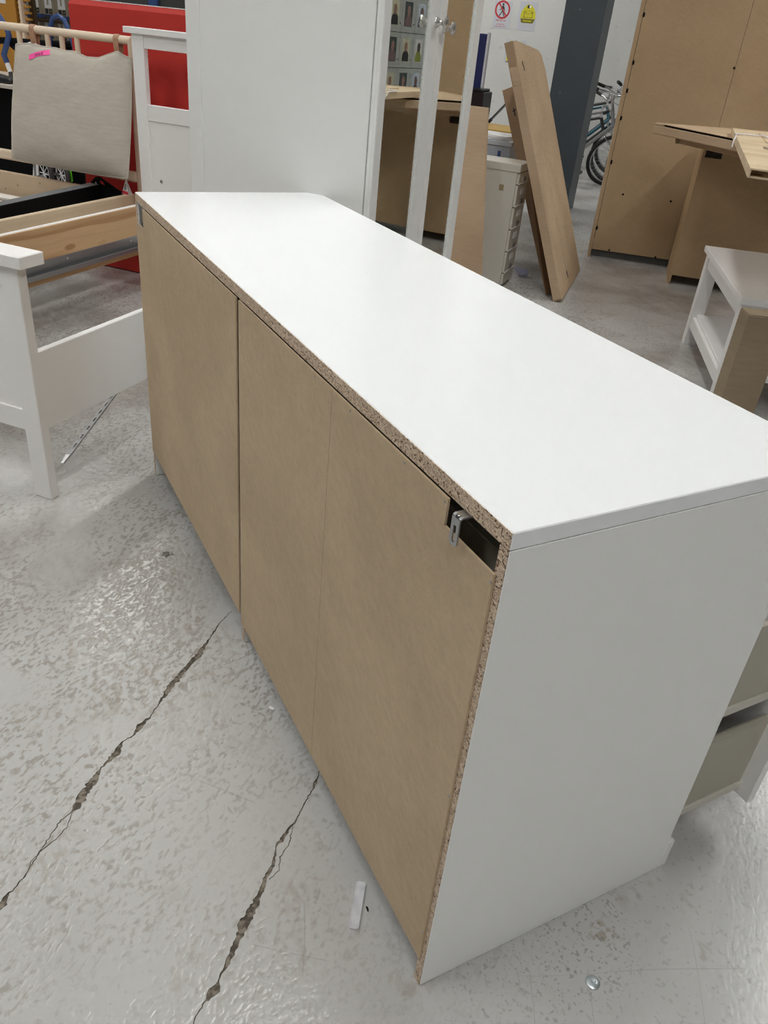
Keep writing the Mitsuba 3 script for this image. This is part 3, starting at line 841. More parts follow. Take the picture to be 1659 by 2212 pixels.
end_mark(1.02, -.058, Polygon([(-.004, -.02), (.004, -.02), (.003, .005), (.012, .02), (.002, .016), (-.003, .03), (-.004, .012), (-.012, .014), (-.003, .004)]))
end_mark(.945, -.058, Polygon(arc((0, 0, 0), .010, 0, 345, 16, (1, 0, 0), (0, 1, 0))[:, :2]).buffer(0).difference(Polygon(arc((0, 0, 0), .0075, 0, 345, 16, (1, 0, 0), (0, 1, 0))[:, :2]).buffer(0)))
end_mark(.86, -.058, Polygon(arc((0, 0, 0), .013, 30, 380, 16, (1, 0, 0), (0, 1, 0))[:, :2]).buffer(0).difference(Polygon(arc((.002, 0, 0), .008, 0, 350, 16, (1, 0, 0), (0, 1, 0))[:, :2]).buffer(0)))

# signs on the wall
def sign_sheet(name, lab, t0, t1, z0, z1):
    k = thing(name, lab, 'sign')
    part(k, 'sheet', A(bx(8.9965, 8.9985, t0, t1, z0, z1, 0)), 'm_paper_wall', smooth=False)
    return k


def disc(r, n_=40):
    return Polygon([(r * math.cos(a), r * math.sin(a)) for a in np.linspace(0, 2 * math.pi, n_, endpoint=False)])


def on_wall(poly, t, z, depth=.0006, off=0.0):
    """Flat print on the back wall, reading from the room: poly x to the right (-t), y up."""
    m = ext(poly, depth) if not isinstance(poly, trimesh.Trimesh) else poly.copy()
    v = np.asarray(m.vertices)
    m.vertices = np.column_stack([8.9963 - off - v[:, 2], t - v[:, 0], z + v[:, 1]])
    return A(m)


k = sign_sheet('no_entry_sign', 'white sign with a red barred circle over a walking figure, on the white wall', 1.538, 1.742, 1.317, 1.585)
ring = disc(.0905).difference(disc(.072))
bar = Polygon([(-.057, .064), (-.045, .070), (.062, -.060), (.050, -.070)])
part(k, 'ring', on_wall(unary_union([ring, bar.intersection(disc(.088))]), 1.645, 1.50, off=.0007), 'm_red_print', 'red barred ring', smooth=False)
from shapely import affinity as aff
man = unary_union([aff.translate(disc(.011, 16), .003, .052), Polygon([(-.008, .038), (.012, .038), (.02, .018), (.03, -.008), (.024, -.010), (.012, .012), (.010, -.012), (-.006, -.012)]),
                   Polygon([(-.008, .036), (-.012, .012), (-.036, -.004), (-.033, -.009), (-.006, .006), (-.002, .03)]),
                   Polygon([(-.006, -.012), (.004, -.012), (-.012, -.042), (-.03, -.064), (-.038, -.060), (-.018, -.036)]),
                   Polygon([(.0, -.012), (.012, -.012), (.018, -.04), (.032, -.064), (.024, -.066), (.008, -.04)])])
part(k, 'figure', on_wall(man, 1.645, 1.50, off=.0002), 'm_print_black', 'black walking figure', smooth=False)
for txt, z, h in (('NO ENTRY', 1.387, .016), ('AUTHORISED', 1.353, .0085), ('PERSONNEL ONLY', 1.333, .0085)):
    tm = meshkit.text_mesh(txt, h, .0006, True)
    w_ = tm.bounds[1][0] - tm.bounds[0][0]
    tgt = .118 if h > .01 else (.10 if len(txt) < 12 else .135)
    tm.vertices[:, 0] = (tm.vertices[:, 0] - tm.bounds[0][0]) * tgt / w_ - tgt / 2
    part(k, 'lettering', on_wall(tm, 1.648, z), 'm_red_print', 'red lettering', smooth=False)
k = sign_sheet('yellow_notice', 'white notice with a yellow domed emblem and black band, right of the red barred sign', 1.238, 1.446, 1.317, 1.600)
dome = Polygon([(-.085, -.045), (-.088, -.01), (-.080, .02), (-.060, .055), (-.030, .085), (0, .093), (.030, .085), (.060, .055), (.080, .02), (.088, -.01), (.085, -.045)])
part(k, 'emblem', on_wall(dome, 1.335, 1.48), 'm_yellow', 'yellow dome', smooth=False)
part(k, 'band', on_wall(Polygon([(-.086, -.046), (.086, -.046), (.066, -.088), (-.070, -.088)]), 1.335, 1.48), 'm_yellow_dark', 'dark band', smooth=False)
part(k, 'spot', on_wall(aff.translate(disc(.016, 18), -.006, .070), 1.335, 1.48, off=.0006), 'm_print_black', smooth=False)
part(k, 'spot', on_wall(aff.translate(disc(.013, 18), .012, .070), 1.335, 1.48, off=.0009), 'm_paper', smooth=False)
lines = [sbox(-.05, .008, .05, .012), sbox(-.042, .028, .042, .031), sbox(-.052, -.028, -.046, .028), sbox(.046, -.028, .052, .028), sbox(-.036, .008, -.032, .03), sbox(.032, .008, .036, .03), sbox(-.03, -.006, .03, -.003)]
part(k, 'drawing', on_wall(unary_union(lines), 1.335, 1.48, off=.0006), 'm_yellow_dark', smooth=False)
part(k, 'drawing', on_wall(unary_union([sbox(-.055 + i * .0125, -.038, -.047 + i * .0125, -.029) for i in range(9)]), 1.335, 1.48, off=.0006), 'm_yellow_dark', smooth=False)
part(k, 'drawing', on_wall(unary_union([sbox(-.05 + i * .0125, -.074, -.041 + i * .0125, -.060) for i in range(8)]), 1.335, 1.48, off=.0006), 'm_yellow', smooth=False)
k = sign_sheet('yellow_notice', 'white notice with a yellow panel, half hidden behind the top of the long carton', 1.31, 1.545, .98, 1.22)
part(k, 'emblem', on_wall(Polygon([(-.09, -.07), (.09, -.07), (.085, .10), (.06, .13), (-.065, .13), (-.082, .08)]), 1.43, 1.075), 'm_yellow', smooth=False)
part(k, 'band', on_wall(sbox(-.092, -.088, .092, -.078), 1.43, 1.075), 'm_yellow_dark', smooth=False)
part(k, 'drawing', on_wall(unary_union([sbox(-.07, -.02, .07, -.013), sbox(-.075, -.045, .07, -.038), sbox(-.06, .02, .06, .025)]), 1.43, 1.075, off=.0006), 'm_yellow_dark', smooth=False)


# ------------------------------------------------------------------ bicycles in front of the back wall
def bicycle(lab, origin, yaw, roll, paint, steer, mudguard=True, sc=.9):
    k = thing('bicycle', lab, 'bicycle', 'bicycles by the back wall')
    a, b = math.radians(yaw), math.radians(roll)
    X_ = np.array([math.cos(a), math.sin(a), 0])
    Yh = np.array([-math.sin(a), math.cos(a), 0])
    Y_ = Yh * math.cos(b) + np.array([0, 0, 1]) * math.sin(b)
    Z_ = -Yh * math.sin(b) + np.array([0, 0, 1]) * math.cos(b)
    F = Frame(origin, axes=[X_ * sc, Y_ * sc, Z_ * sc])
    R_ = .315
    s = math.radians(steer)
    def wheel(c0, name, ang):
        u = np.array([math.cos(ang), math.sin(ang), 0]); v = np.array([0, 0, 1.0]); ax = np.cross(u, v)
        w = part(k, name, F(tube(arc(c0, R_ - .020, 0, 360, 49, u, v)[:-1], .020, 10, True)), 'm_rubber', 'black tyre', smooth=True)
        part(w, 'rim', F(tube(arc(c0, R_ - .046, 0, 360, 49, u, v)[:-1], .0095, 8, True)), 'm_chrome', 'chrome rim', smooth=True)
        sp = []
        for i in range(28):
            aa = i * 2 * math.pi / 28
            e = np.array(c0) + (R_ - .05) * (math.cos(aa) * u + math.sin(aa) * v)
            h = np.array(c0) + ax * .028 * (1 if i % 2 else -1) + .02 * (math.cos(aa + .9) * u + math.sin(aa + .9) * v)
            sp.append(tube([h, (h + e) / 2, e], .0014, 5))
        part(w, 'spokes', F(cat(*sp)), 'm_steel')
        part(w, 'hub', F(tube([np.array(c0) - ax * .045, np.array(c0), np.array(c0) + ax * .045], .019, 12)), 'm_zinc')
        return u, ax
    rc, fc = (0, 0, R_), (1.02, 0, R_)
    wheel(rc, 'rear_wheel', 0)
    fu, fax = wheel(fc, 'front_wheel', s)
    bb, seat, head_t, head_b = (.44, 0, .27), (.27, 0, .70), (.80, 0, .80), (.85, 0, .66)
    fm = lambda *p_, r=.015: tube([np.array(p_[0]), (np.array(p_[0]) + np.array(p_[1])) / 2, np.array(p_[1])], r, 12)
    part(k, 'frame', F(cat(fm(bb, seat, r=.017), fm(bb, head_b, r=.019), fm((.29, 0, .66), head_t, r=.015), fm(head_t, head_b, r=.019),
                           fm((0, .05, R_), (.44, .035, .27), r=.009), fm((0, -.05, R_), (.44, -.035, .27), r=.009), fm((0, .05, R_), (.28, .02, .67), r=.008), fm((0, -.05, R_), (.28, -.02, .67), r=.008))), paint)
    cr = np.array((.865, 0, .63))
    part(k, 'fork', F(cat(*[tube([cr, cr + fax * .055 * g - (0, 0, .02), np.array(fc) + fax * .058 * g + (0, 0, .12), np.array(fc) + fax * .055 * g], .0105, 10) for g in (1, -1)])), 'm_chrome', 'chrome fork')
    part(k, 'stem', F(tube([head_t, (.785, 0, .86), (.80, 0, .93), np.array((.80, 0, .93)) + fu * .06], .0125, 10)), 'm_chrome')
    hb = np.array((.80, 0, .93)) + fu * .06
    bar = [hb + fax * t_ + fu * (-.05 * (abs(t_) / .3) ** 2 - .06 * max(0, abs(t_) - .16) / .14) + (0, 0, .05 * (abs(t_) / .3)) for t_ in np.linspace(-.30, .30, 15)]
    h_ = part(k, 'handlebar', F(tube(bar, .0115, 10)), 'm_chrome', 'chrome handlebar', smooth=True)
    for e in (bar[:3], bar[-3:]):
        part(h_, 'grip', F(tube(e, .017, 12)), 'm_rubber', 'black grip')
    for e in (bar[3], bar[-4]):
        part(h_, 'brake_lever', F(tube([e, e + fu * .045 - (0, 0, .015), e + fu * .06 - (0, 0, .035) + (np.array(e) - hb) * .35], .006, 8)), 'm_chrome')
    part(h_, 'cable', F(tube([bar[3] + fu * .03, hb + fu * .15 + (0, 0, -.02), hb + fu * .12 + (0, 0, -.16), cr + fu * .05], .0028, 7)), 'm_dark_grey')
    part(k, 'saddle', F(hull([(.13, -.07, .82), (.13, .07, .82), (.16, -.075, .85), (.16, .075, .85), (.30, -.03, .85), (.30, .03, .85), (.39, 0, .84), (.30, 0, .80), (.15, 0, .79)])), 'm_black')
    part(k, 'seat_post', F(fm(seat, (.245, 0, .80), r=.013)), 'm_chrome')
    part(k, 'chain_ring', F(tube(arc(bb, .085, 0, 360, 33, (1, 0, 0), (0, 0, 1))[:-1] + (0, -.045, 0), .006, 8, True)), 'm_zinc')
    for g in (1, -1):
        part(k, 'crank', F(tube([(.44, -.055 * g, .27), (.44 + .08 * g, -.065 * g, .27 - .06 * g), (.44 + .14 * g, -.07 * g, .27 - .10 * g)], .009, 8)), 'm_zinc')
        part(k, 'pedal', F(bx(.44 + .14 * g - .045, .44 + .14 * g + .045, -.07 * g - .09 * (g > 0), -.07 * g + .09 * (g < 0), .27 - .10 * g - .012, .27 - .10 * g + .012, .004)), 'm_dark_grey')
    if mudguard:
        for c0, u in ((rc, np.array([1.0, 0, 0])), (fc, fu)):
            a0, a1 = (35, 185) if c0 is rc else (15, 165)
            pts = arc(c0, R_ + .022, a0, a1, 22, u, (0, 0, 1))
            axv = np.cross(u, (0, 0, 1.0))
            rows = []
            for o, dz in ((-.030, -.014), (-.018, .0), (0, .006), (.018, .0), (.030, -.014)):
                rad = (pts - np.array(c0)); rad /= np.linalg.norm(rad, axis=1, keepdims=True)
                rows.append(pts + axv * o + rad * dz)
            V = np.vstack(rows); m_ = len(pts); ff = []
            for r_ in range(4):
                for i in range(m_ - 1):
                    a_ = r_ * m_ + i
                    ff += [[a_, a_ + 1, a_ + m_], [a_ + 1, a_ + m_ + 1, a_ + m_]]
            part(k, 'mudguard', F(trimesh.Trimesh(V, ff, process=False)), paint, smooth=True)
    return k


bicycle('grey bicycle with chrome handlebar and turned front wheel, foremost of the jumble', A.p(7.35, .62, 0), -141, 6, 'm_silver', 68, False)
bicycle('teal bicycle with teal mudguards behind the grey bicycle', A.p(7.95, .80, 0), -143, -9, 'm_teal', -14, True)
bicycle('dark bicycle leaning over between the grey and the teal bicycle', A.p(7.62, .70, .0), -137, 20, 'm_dark_grey', 20, False, .84)
bicycle('black bicycle at the back of the jumble against the white wall', A.p(8.45, .86, 0), -139, -8, 'm_dark_grey', 20, False, .92)
mat('m_silver', (.42, .42, .42), .3, metal=.7)

# ------------------------------------------------------------------ right side: two furniture backs with the stack
BBp = np.array([3.676, -3.366, 0])
K1 = Frame(BBp, axes=[(-.660, -.751, 0), (-.751, .660, 0), (0, 0, 1)])       # x along the back, y out of it towards the room
k = thing('brown_backed_wardrobe', 'tall brown fibreboard back of a wardrobe standing by the bicycles', 'wardrobe')
part(k, 'side_panel', K1(bx(0, .0165, -.50, .0, .0, 1.90, .001)), 'm_mdf_dark')
part(k, 'side_panel', K1(bx(1.00, 1.0165, -.50, .0, .0, 1.90, .001)), 'm_mdf_dark')
part(k, 'top', K1(bx(.0165, 1.00, -.50, .0, 1.884, 1.90, .001)), 'm_mdf_dark')
part(k, 'back_panel', K1(bx(.0185, .599, -.004, -.0008, .050, 1.882, .0003)), 'm_mdf_dark')
part(k, 'back_panel', K1(bx(.6005, .998, -.004, -.0008, .050, 1.882, .0003)), 'm_mdf_dark')
part(k, 'plinth', K1(bx(.0165, 1.00, -.055, -.04, .0, .055, .001)), 'm_plinth')
mat('m_plinth', (.10, .10, .10), .5)
part(k, 'door', K1(bx(.0, 1.0165, -.52, -.501, .02, 1.88, .001)), 'm_laminate_side')
for z in (1.381, 1.1385, .989, .839, .588, .186):
    part(k, 'clip', K1(bx(.0155, .0265, -.001, .003, z - .011, z + .011, .0008)), 'm_black', 'small black clip')
for u_, z in ((.594, 1.163), (.137, .409), (.438, .405), (.131, .058), (.434, .054)):
    m_ = remap(lathe([(0, 0), (.0062, 0), (.0055, .0018), (0, .0022)], 14), (0, 2, 1)).apply_translation((u_, -.0008, z))
    part(k, 'peg', K1(m_), 'm_black', 'small black peg')

P2 = np.array([3.013, -3.448, 0])
K2 = Frame(P2, axes=[(-.693, -.721, 0), (-.721, .693, 0), (0, 0, 1)])
k = thing('brown_backed_chest', 'low brown fibreboard back of a chest of drawers under the stacked boards', 'chest of drawers')
part(k, 'side_panel', K2(bx(0, .0155, -.384, .0, 0, .758, .001)), 'm_mdf_dark')
part(k, 'side_panel', K2(bx(1.02, 1.0355, -.384, .0, 0, .758, .001)), 'm_laminate_side')
part(k, 'top', K2(bx(0, 1.0355, -.40, .0, .7585, .778, .001)), 'm_laminate_side')
part(k, 'back_panel', K2(xz([(.006, .055), (1.03, .055), (1.03, .757), (.105, .757), (.105, .718), (.006, .718)], .0003, .0033)), 'm_mdf_dark', smooth=False)
part(k, 'drawer_fronts', K2(bx(.002, 1.033, -.402, -.3845, .07, .755, .001)), 'm_laminate_side')


def deck(u, n_, z):
    return K2.p(u, n_, z)


e1 = np.array([.62, .785]); e2 = np.array([.845, -.535]); e1 /= np.linalg.norm(e1); e2 /= np.linalg.norm(e2)


def lying(u, n_, z):
    a = K2.R @ np.array([e1[0], e1[1], 0]); b = K2.R @ np.array([e2[0], e2[1], 0])
    return Frame(K2.p(u, n_, z), axes=[a, b, (0, 0, 1)])


k = thing('flat_pack_carton', 'upper long brown carton lying on the low chest back under the pale plank', 'carton')
Fc = lying(-.300, .127, .8145)
part(k, 'body', Fc(cat(bx(0, .66, 0, .92, 0, .043, .004), bx(0, .055, 0, .92, .0425, .055, .003))), 'm_card')
part(k, 'lid', Fc(bx(.062, .66, .004, .92, .0515, .0555, .0008)), 'm_card', 'lifted lid with a gap of painted shade under it')
part(k, 'inside', Fc(bx(.06, .655, .020, .90, .0432, .0513, 0)), 'm_black', smooth=False)  # black fill standing in for the shade in the gap under the lid
k = thing('flat_pack_carton', 'thinner lower brown carton lying beneath the upper carton on the low chest back', 'carton')
Fd = lying(-.165, .135, .7795)
part(k, 'body', Fd(bx(.012, .50, .01, .8, 0, .034, .003)), 'm_card')
part(k, 'end_flap', Fd(hull([(-.004, .0, .0), (-.004, .10, .0), (.002, .0, .0), (.002, .10, .0), (-.012, .0, .028), (-.012, .09, .028), (-.006, .0, .030), (-.006, .09, .030)])), 'm_card')
# pale plank with a broken end
k = thing('worktop_plank', 'pale honeycomb worktop plank with a broken end lying on the upper carton', 'plank')
ang = math.atan2(2.284 - .357, -.011 - .083)
d1 = np.array([math.cos(ang), math.sin(ang)]); d2 = np.array([d1[1], -d1[0]])
PK = Frame(K2.p(.083, .357, .8705), axes=[K2.R @ np.array([d1[0], d1[1], 0]), K2.R @ np.array([d2[0], d2[1], 0]), (0, 0, 1)])
PLn = 1.93
part(k, 'top_skin', PK(bx(0, PLn, 0, .62, .0245, .030, .0008)), 'm_plank')
part(k, 'bottom_skin', PK(bx(0, PLn - .01, 0, .62, 0, .006, .0008)), 'm_plank')
part(k, 'edge_strip', PK(bx(0, PLn - .004, 0, .006, .0055, .025, .0005)), 'm_plank')
part(k, 'edge_strip', PK(bx(0, PLn, .614, .62, .0055, .025, .0005)), 'm_plank')
jag = [(PLn - .30, .0062)] + [(PLn - .014 - .028 * float(rng.random()), y) for y in np.linspace(.007, .613, 40)] + [(PLn - .30, .6138)]
part(k, 'core', PK(xy(Polygon(jag), .006, .0245)), 'm_core', 'torn brown paper core', smooth=False)
mat('m_core', proc(lambda p, n, uv: mix((.17, .10, .045), (.36, .25, .14), noise(p.x * 90, p.y * 90, p.z * 160))), .9)
k = thing('cardboard_sheet', 'small pale cardboard sheet lying on the plank at the edge of the picture', 'cardboard')
part(k, 'sheet', K2(xy([(.19, .58), (.165, 1.14), (.30, 1.20), (.56, .92), (.54, .55)], .9010, .9045)), 'm_card_pale', smooth=False)
mat('m_card_pale', card_fn((.58, .45, .31), (.50, .38, .25)), .8)
wire = [(.004, 1.162, .885), (.010, 1.12, .892), (.030, .98, .9035), (.056, .87, .9035), (.10, .82, .9035), (.134, .804, .9035), (.165, .815, .9035), (.182, .833, .9035), (.19, .94, .908)]
k = thing('white_cable_tie', 'white plastic strap lying across the pale plank', 'strap')
part(k, 'band', tube([K2.p(.040, 1.05, .862), K2.p(.042, 1.02, .885), K2.p(.050, .98, .9035)] + [K2.p(u, n_, .9045 + .0055 * (u > .17)) for u, n_, z in wire[3:]], .0035, 8), 'm_white_plastic', smooth=True)
k = thing('metal_fastener', 'small bright metal fastener lying on the pale plank', 'fastener')
part(k, 'pin', tube([K2.p(.118, 1.46, .904), K2.p(.130, 1.50, .904), K2.p(.145, 1.545, .904)], .0042, 8), 'm_chrome')
part(k, 'head', lathe([(0, 0), (.010, 0), (.009, .005), (0, .007)], 12).apply_translation(K2.p(.148, 1.555, .8998)), 'm_chrome')
# support of the plank out of view
k = thing('support_carton', 'brown carton standing on the white table under the plank, just out of the picture', 'carton')
part(k, 'body', K2(bx(.62, .84, 1.45, 1.75, .4605, .868, .003)), 'm_card')

# low white table
k = thing('coffee_table', 'low white coffee table with a lower shelf in front of the brown chest back', 'table')
TB = Frame((1.453, -2.121, 0), axes=[(.781, -.625, 0), (-.625, -.781, 0), (0, 0, 1)])
tw = 'm_table_white'
mat('m_table_white', (.74, .73, .725), .33)
part(k, 'top', TB(bx(0, .918, 0, .90, .425, .450, .0015)), tw)
for x in (.020, .918 - .020 - .058):
    for y in (.014, .90 - .014 - .058):
        part(k, 'leg', TB(bx(x, x + .058, y, y + .058, 0, .4248, .0015)), tw)
for y in (.020, .862):
    part(k, 'apron', TB(bx(.078, .84, y, y + .018, .365, .4248, .001)), tw)
    part(k, 'shelf_rail', TB(bx(.078, .84, y, y + .018, .085, .135, .001)), tw)
for x in (.026, .874):
    part(k, 'apron', TB(bx(x, x + .018, .072, .828, .365, .4248, .001)), tw)
part(k, 'shelf', TB(bx(.03, .888, .038, .862, .135, .150, .001)), tw)
# carton upright in front of the table
k = thing('upright_carton', 'narrow brown carton standing upright in front of the low white table', 'carton')
UC = Frame((1.165, -1.80, 0), axes=[(-.545, -.838, 0), (-.838, .545, 0), (0, 0, 1)])
part(k, 'body', UC(bx(0, .125, -.085, 0, 0, .497, .002)), 'm_card_grey')
part(k, 'flap', UC(bx(.002, .1235, -.083, -.002, .4972, .4995, .0005)), 'm_card_grey')

# ------------------------------------------------------------------ lockers seen only in the mirrors
LK = Frame((3.118, -5.075, 0), axes=[(math.cos(math.radians(-41.3)), math.sin(math.radians(-41.3)), 0), (-math.sin(math.radians(-41.3)), math.cos(math.radians(-41.3)), 0), (0, 0, 1)])
k = thing('locker_bank', 'grey bank of small lockers with portrait photos, reflected in the wardrobe mirror', 'lockers')
part(k, 'body', LK(bx(-1.045, 1.075, -.42, -.018, 0, 1.92, .002)), 'm_locker')
skin = [(.20, .13, .11), (.36, .22, .18), (.38, .22, .17), (.09, .065, .06), (.30, .17, .14), (.40, .22, .20)]
cloth = [(.06, .065, .055), (.10, .09, .10), (.02, .02, .024), (.30, .34, .06), (.05, .055, .075), (.22, .14, .14)]
back_ = [(.62, .68, .80), (.72, .74, .60), (.70, .68, .50), (.75, .75, .75), (.68, .72, .82), (.06, .08, .08)]
for i in range(6):
    mat(f'm_skin{i}', skin[i], .6); mat(f'm_cloth{i}', cloth[i], .6); mat(f'm_backing{i}', back_[i], .6)
PH, PW = .235, .212


def flatp(poly, x, z, y):
    m = remap(ext(poly, .0006), (0, 2, 1)); m.apply_translation((x, y, z)); return LK(m)


for r_ in range(8):
    for c_i in range(10):
        x0 = -1.045 + c_i * PW; z0 = 1.866 - r_ * PH - PH + .01
        if z0 < .02: continue
        d = part(k, 'door', LK(bx(x0 + .002, x0 + PW - .002, -.0175, 0, z0 + .002, z0 + PH - .002, .0015)), 'm_locker')
        part(d, 'latch', LK(bx(x0 + PW - .028, x0 + PW - .020, 0, .004, z0 + .055, z0 + .063, .001)), 'm_dark_grey')
        if 1 <= r_ <= 4 and 2 <= c_i <= 7:
            q = (c_i * 2 + r_ * 3 + (c_i == 5)) % 6
            cx, cz = x0 + .098, z0 + .122
            part(d, 'photo', flatp(sbox(-.060, -.08, .060, .08), cx, cz, .0004), f'm_backing{q}', smooth=False)
            part(d, 'photo', flatp(unary_union([Polygon([(-.052, -.076), (-.050, -.03), (-.026, -.006), (.026, -.006), (.048, -.03), (.052, -.076)])]), cx, cz, .0011), f'm_cloth{q}', smooth=False)
            part(d, 'photo', flatp(aff.scale(aff.translate(disc(.025, 18), 0, .022), 1, 1.35), cx, cz, .0018), f'm_skin{q}', smooth=False)

# ------------------------------------------------------------------ far left, behind the beds (frame B)
k = thing('work_desk', 'pale worktop on a dark cabinet at the left edge behind the birch bed', 'desk')
part(k, 'top', B(bx(2.30, 2.95, 2.12, 3.2, .722, .742, .002)), 'm_desk')
mat('m_desk', (.55, .50, .44), .45)
part(k, 'cabinet', B(bx(2.34, 2.90, 2.14, 3.1, .0, .7215, .003)), 'm_black')
k = thing('pliers', 'chrome tool with a dark grip lying on the pale worktop', 'tool')
part(k, 'jaw', B(hull([(2.36, 2.238, .7425), (2.36, 2.40, .7425), (2.38, 2.238, .7425), (2.38, 2.40, .7425), (2.365, 2.24, .775), (2.375, 2.40, .79)])), 'm_chrome')
part(k, 'grip', B(bx(2.325, 2.355, 2.25, 2.42, .7425, .768, .006)), 'm_black_gloss')
solo('black_crate', B(bx(2.36, 2.9, 1.50, 2.10, .0, .60, .004)), 'm_black', 'black crate in the gap below the cushion beside the red screen', 'crate')
k = thing('pushchair', 'folded pushchair with grey wheels and a green strap under the birch headboard', 'pushchair')
for t, z, r in ((2.02, .33, .085), (1.90, .34, .07)):
    w = part(k, 'wheel', B(tube(arc((2.26, t, z), r, 0, 360, 25, (.35, .94, 0), (0, 0, 1))[:-1], .013, 8, True)), 'm_dark_grey', smooth=True)
    part(w, 'rim', B(tube(arc((2.26, t, z), r - .02, 0, 360, 25, (.35, .94, 0), (0, 0, 1))[:-1], .006, 7, True)), 'm_white_plastic', smooth=True)
    part(w, 'spokes', B(cat(*[tube([(2.26, t, z), np.array((2.26, t, z)) + .5 * (r - .02) * np.array((.35 * math.cos(a), .94 * math.cos(a), math.sin(a))), np.array((2.26, t, z)) + (r - .02) * np.array((.35 * math.cos(a), .94 * math.cos(a), math.sin(a)))], .003, 6) for a in np.linspace(0, 2 * math.pi, 9)[:-1]])), 'm_white_plastic')
part(k, 'frame', B(cat(tube([(2.28, 2.09, .0), (2.28, 2.10, .25), (2.27, 2.08, .47)], .010, 10), tube([(2.28, 1.86, .0), (2.28, 1.87, .25), (2.28, 1.90, .47)], .010, 10), tube([(2.27, 2.08, .30), (2.27, 1.98, .34), (2.27, 1.87, .33)], .009, 10))), 'm_zinc')
part(k, 'cloth', B(hull([(2.27, 2.115, .30), (2.27, 2.085, .42), (2.27, 2.06, .42), (2.27, 2.075, .26), (2.28, 2.1, .36)])), 'm_paper')
part(k, 'strap', B(hull([(2.25, 1.845, .40), (2.25, 1.82, .40), (2.25, 1.828, .31), (2.25, 1.815, .32), (2.254, 1.83, .36)])), 'm_green', 'bright green strap')
# the orange cabinet and the racking
k = thing('ochre_cabinet', 'ochre wooden cabinet side with a white paper taped on, at the top left edge', 'cabinet')
part(k, 'panel', B(bx(3.0, 3.05, 2.782, 4.2, .0, 1.7, .003)), 'm_orange')
part(k, 'note', B(bx(2.998, 2.9995, 2.848, 3.1, 1.107, 1.30, 0)), 'm_paper', 'white paper note', smooth=False)
k = thing('slotted_upright', 'slotted ochre rack upright with a pale post and rungs beside the ochre cabinet', 'rack upright')
part(k, 'post', B(bx(3.02, 3.06, 2.757, 2.780, .0, 2.6, .002)), 'm_orange')
for i in range(16):
    part(k, 'slot', B(bx(3.0185, 3.0205, 2.761, 2.777, .84 + i * .026, .853 + i * .026, 0)), 'm_black', smooth=False)
part(k, 'pale_post', B(bx(3.00, 3.05, 2.7365, 2.7562, .0, 2.6, .002)), 'm_birch')
for i in range(14):
    part(k, 'rung', B(bx(3.022, 3.05, 2.702, 2.736, .80 + i * .033, .812 + i * .033, .001)), 'm_orange', smooth=False)
part(k, 'rear_board', B(bx(3.07, 3.09, 2.700, 2.738, .0, 2.6, .001)), 'm_rack_brown')
mat('m_rack_brown', (.06, .035, .015), .7)
k = thing('stock_rack', 'far pallet rack with dark shelves holding printed cartons', 'rack')
for z in (.775, .978, 1.40):
    part(k, 'shelf', B(bx(5.9, 6.5, 4.82, 5.68, z - .022, z, .003)), 'm_rack_brown')
for t in (4.77, 5.69):
    part(k, 'post', B(bx(5.9, 5.96, t, t + .04, .0, 2.6, .003)), 'm_blue')
for row, (z0, h) in enumerate(((1.013, .20), (.7755, .175))):
    for i in range(5):
        t0 = 5.655 - i * .166 + (.02 if row else 0)
        if i == 4 and row: continue
        where = ('on the blue crates of the far rack' if row == 0 else 'on the shelf below the blue crates')
        nth = ('leftmost', 'second from the left', 'third from the left', 'fourth from the left', 'rightmost')[i]
        kb = thing('stock_carton', f'brown printed carton, {nth} {where}', 'carton', 'printed cartons on the far rack')
        part(kb, 'body', B(bx(6.0, 6.25, t0 - .162, t0, z0, z0 + h, .003)), 'm_grey_carton')
        zz = z0 + (.0 if row == 0 else .02)
        part(kb, 'print', B(bx(5.9985, 6.0, t0 - .135, t0 - .045, zz + .055, zz + .15, 0)), 'm_paper', smooth=False)
        part(kb, 'print', B(bx(5.9975, 5.9985, t0 - .098, t0 - .080, zz + .085, zz + .15, 0)), 'm_grey_carton', smooth=False)
        part(kb, 'print', B(bx(5.998, 5.9995, t0 - .135, t0 - .098, zz + .010, zz + .05, 0)), 'm_print_black', smooth=False)
        part(kb, 'print', B(bx(5.998, 5.9995, t0 - .085, t0 - .050, zz + .010, zz + .05, 0)), 'm_print_black', smooth=False)
        part(kb, 'print', B(bx(5.9972, 5.9979, t0 - .125, t0 - .112, zz + .022, zz + .038, 0)), 'm_grey_carton', smooth=False)
        if row == 0:
            kc = thing('blue_crate', f'dark blue crate, {nth} under the printed cartons', 'crate', 'blue crates on the far rack')
            part(kc, 'tray', B(bx(5.98, 6.25, t0 - .163, t0 - .003, .9785, 1.0125, .003)), 'm_blue')
            part(kc, 'lining', B(bx(5.9785, 5.9800, t0 - .12, t0 - .03, .984, 1.006, 0)), 'm_dark_grey', smooth=False)
k = thing('blue_trolley', 'blue tubular trolley frame with black bars behind the birch headboard', 'trolley')
S0 = 2.62
u1 = [(S0, 2.205, .60), (S0, 2.200, .95), (S0, 2.188, 1.02), (S0, 2.160, 1.068), (S0, 2.122, 1.083), (S0, 2.085, 1.065), (S0, 2.055, 1.01), (S0, 2.035, .94), (S0, 2.03, .60)]
part(k, 'hoop', B(tube(u1, .0125, 12)), 'm_blue', 'blue tube hoop', smooth=True)
u2 = [(S0, 2.60, 1.10), (S0, 2.55, 1.06), (S0, 2.50, 1.00), (S0, 2.487, .96), (S0, 2.515, .91), (S0, 2.545, .86), (S0, 2.53, .82)]
part(k, 'hoop', B(tube(u2, .0155, 12)), 'm_blue', smooth=True)
part(k, 'foot', B(tube([(S0, 2.53, .82), (S0, 2.524, .80), (S0, 2.515, .775)], .013, 10)), 'm_white_plastic')
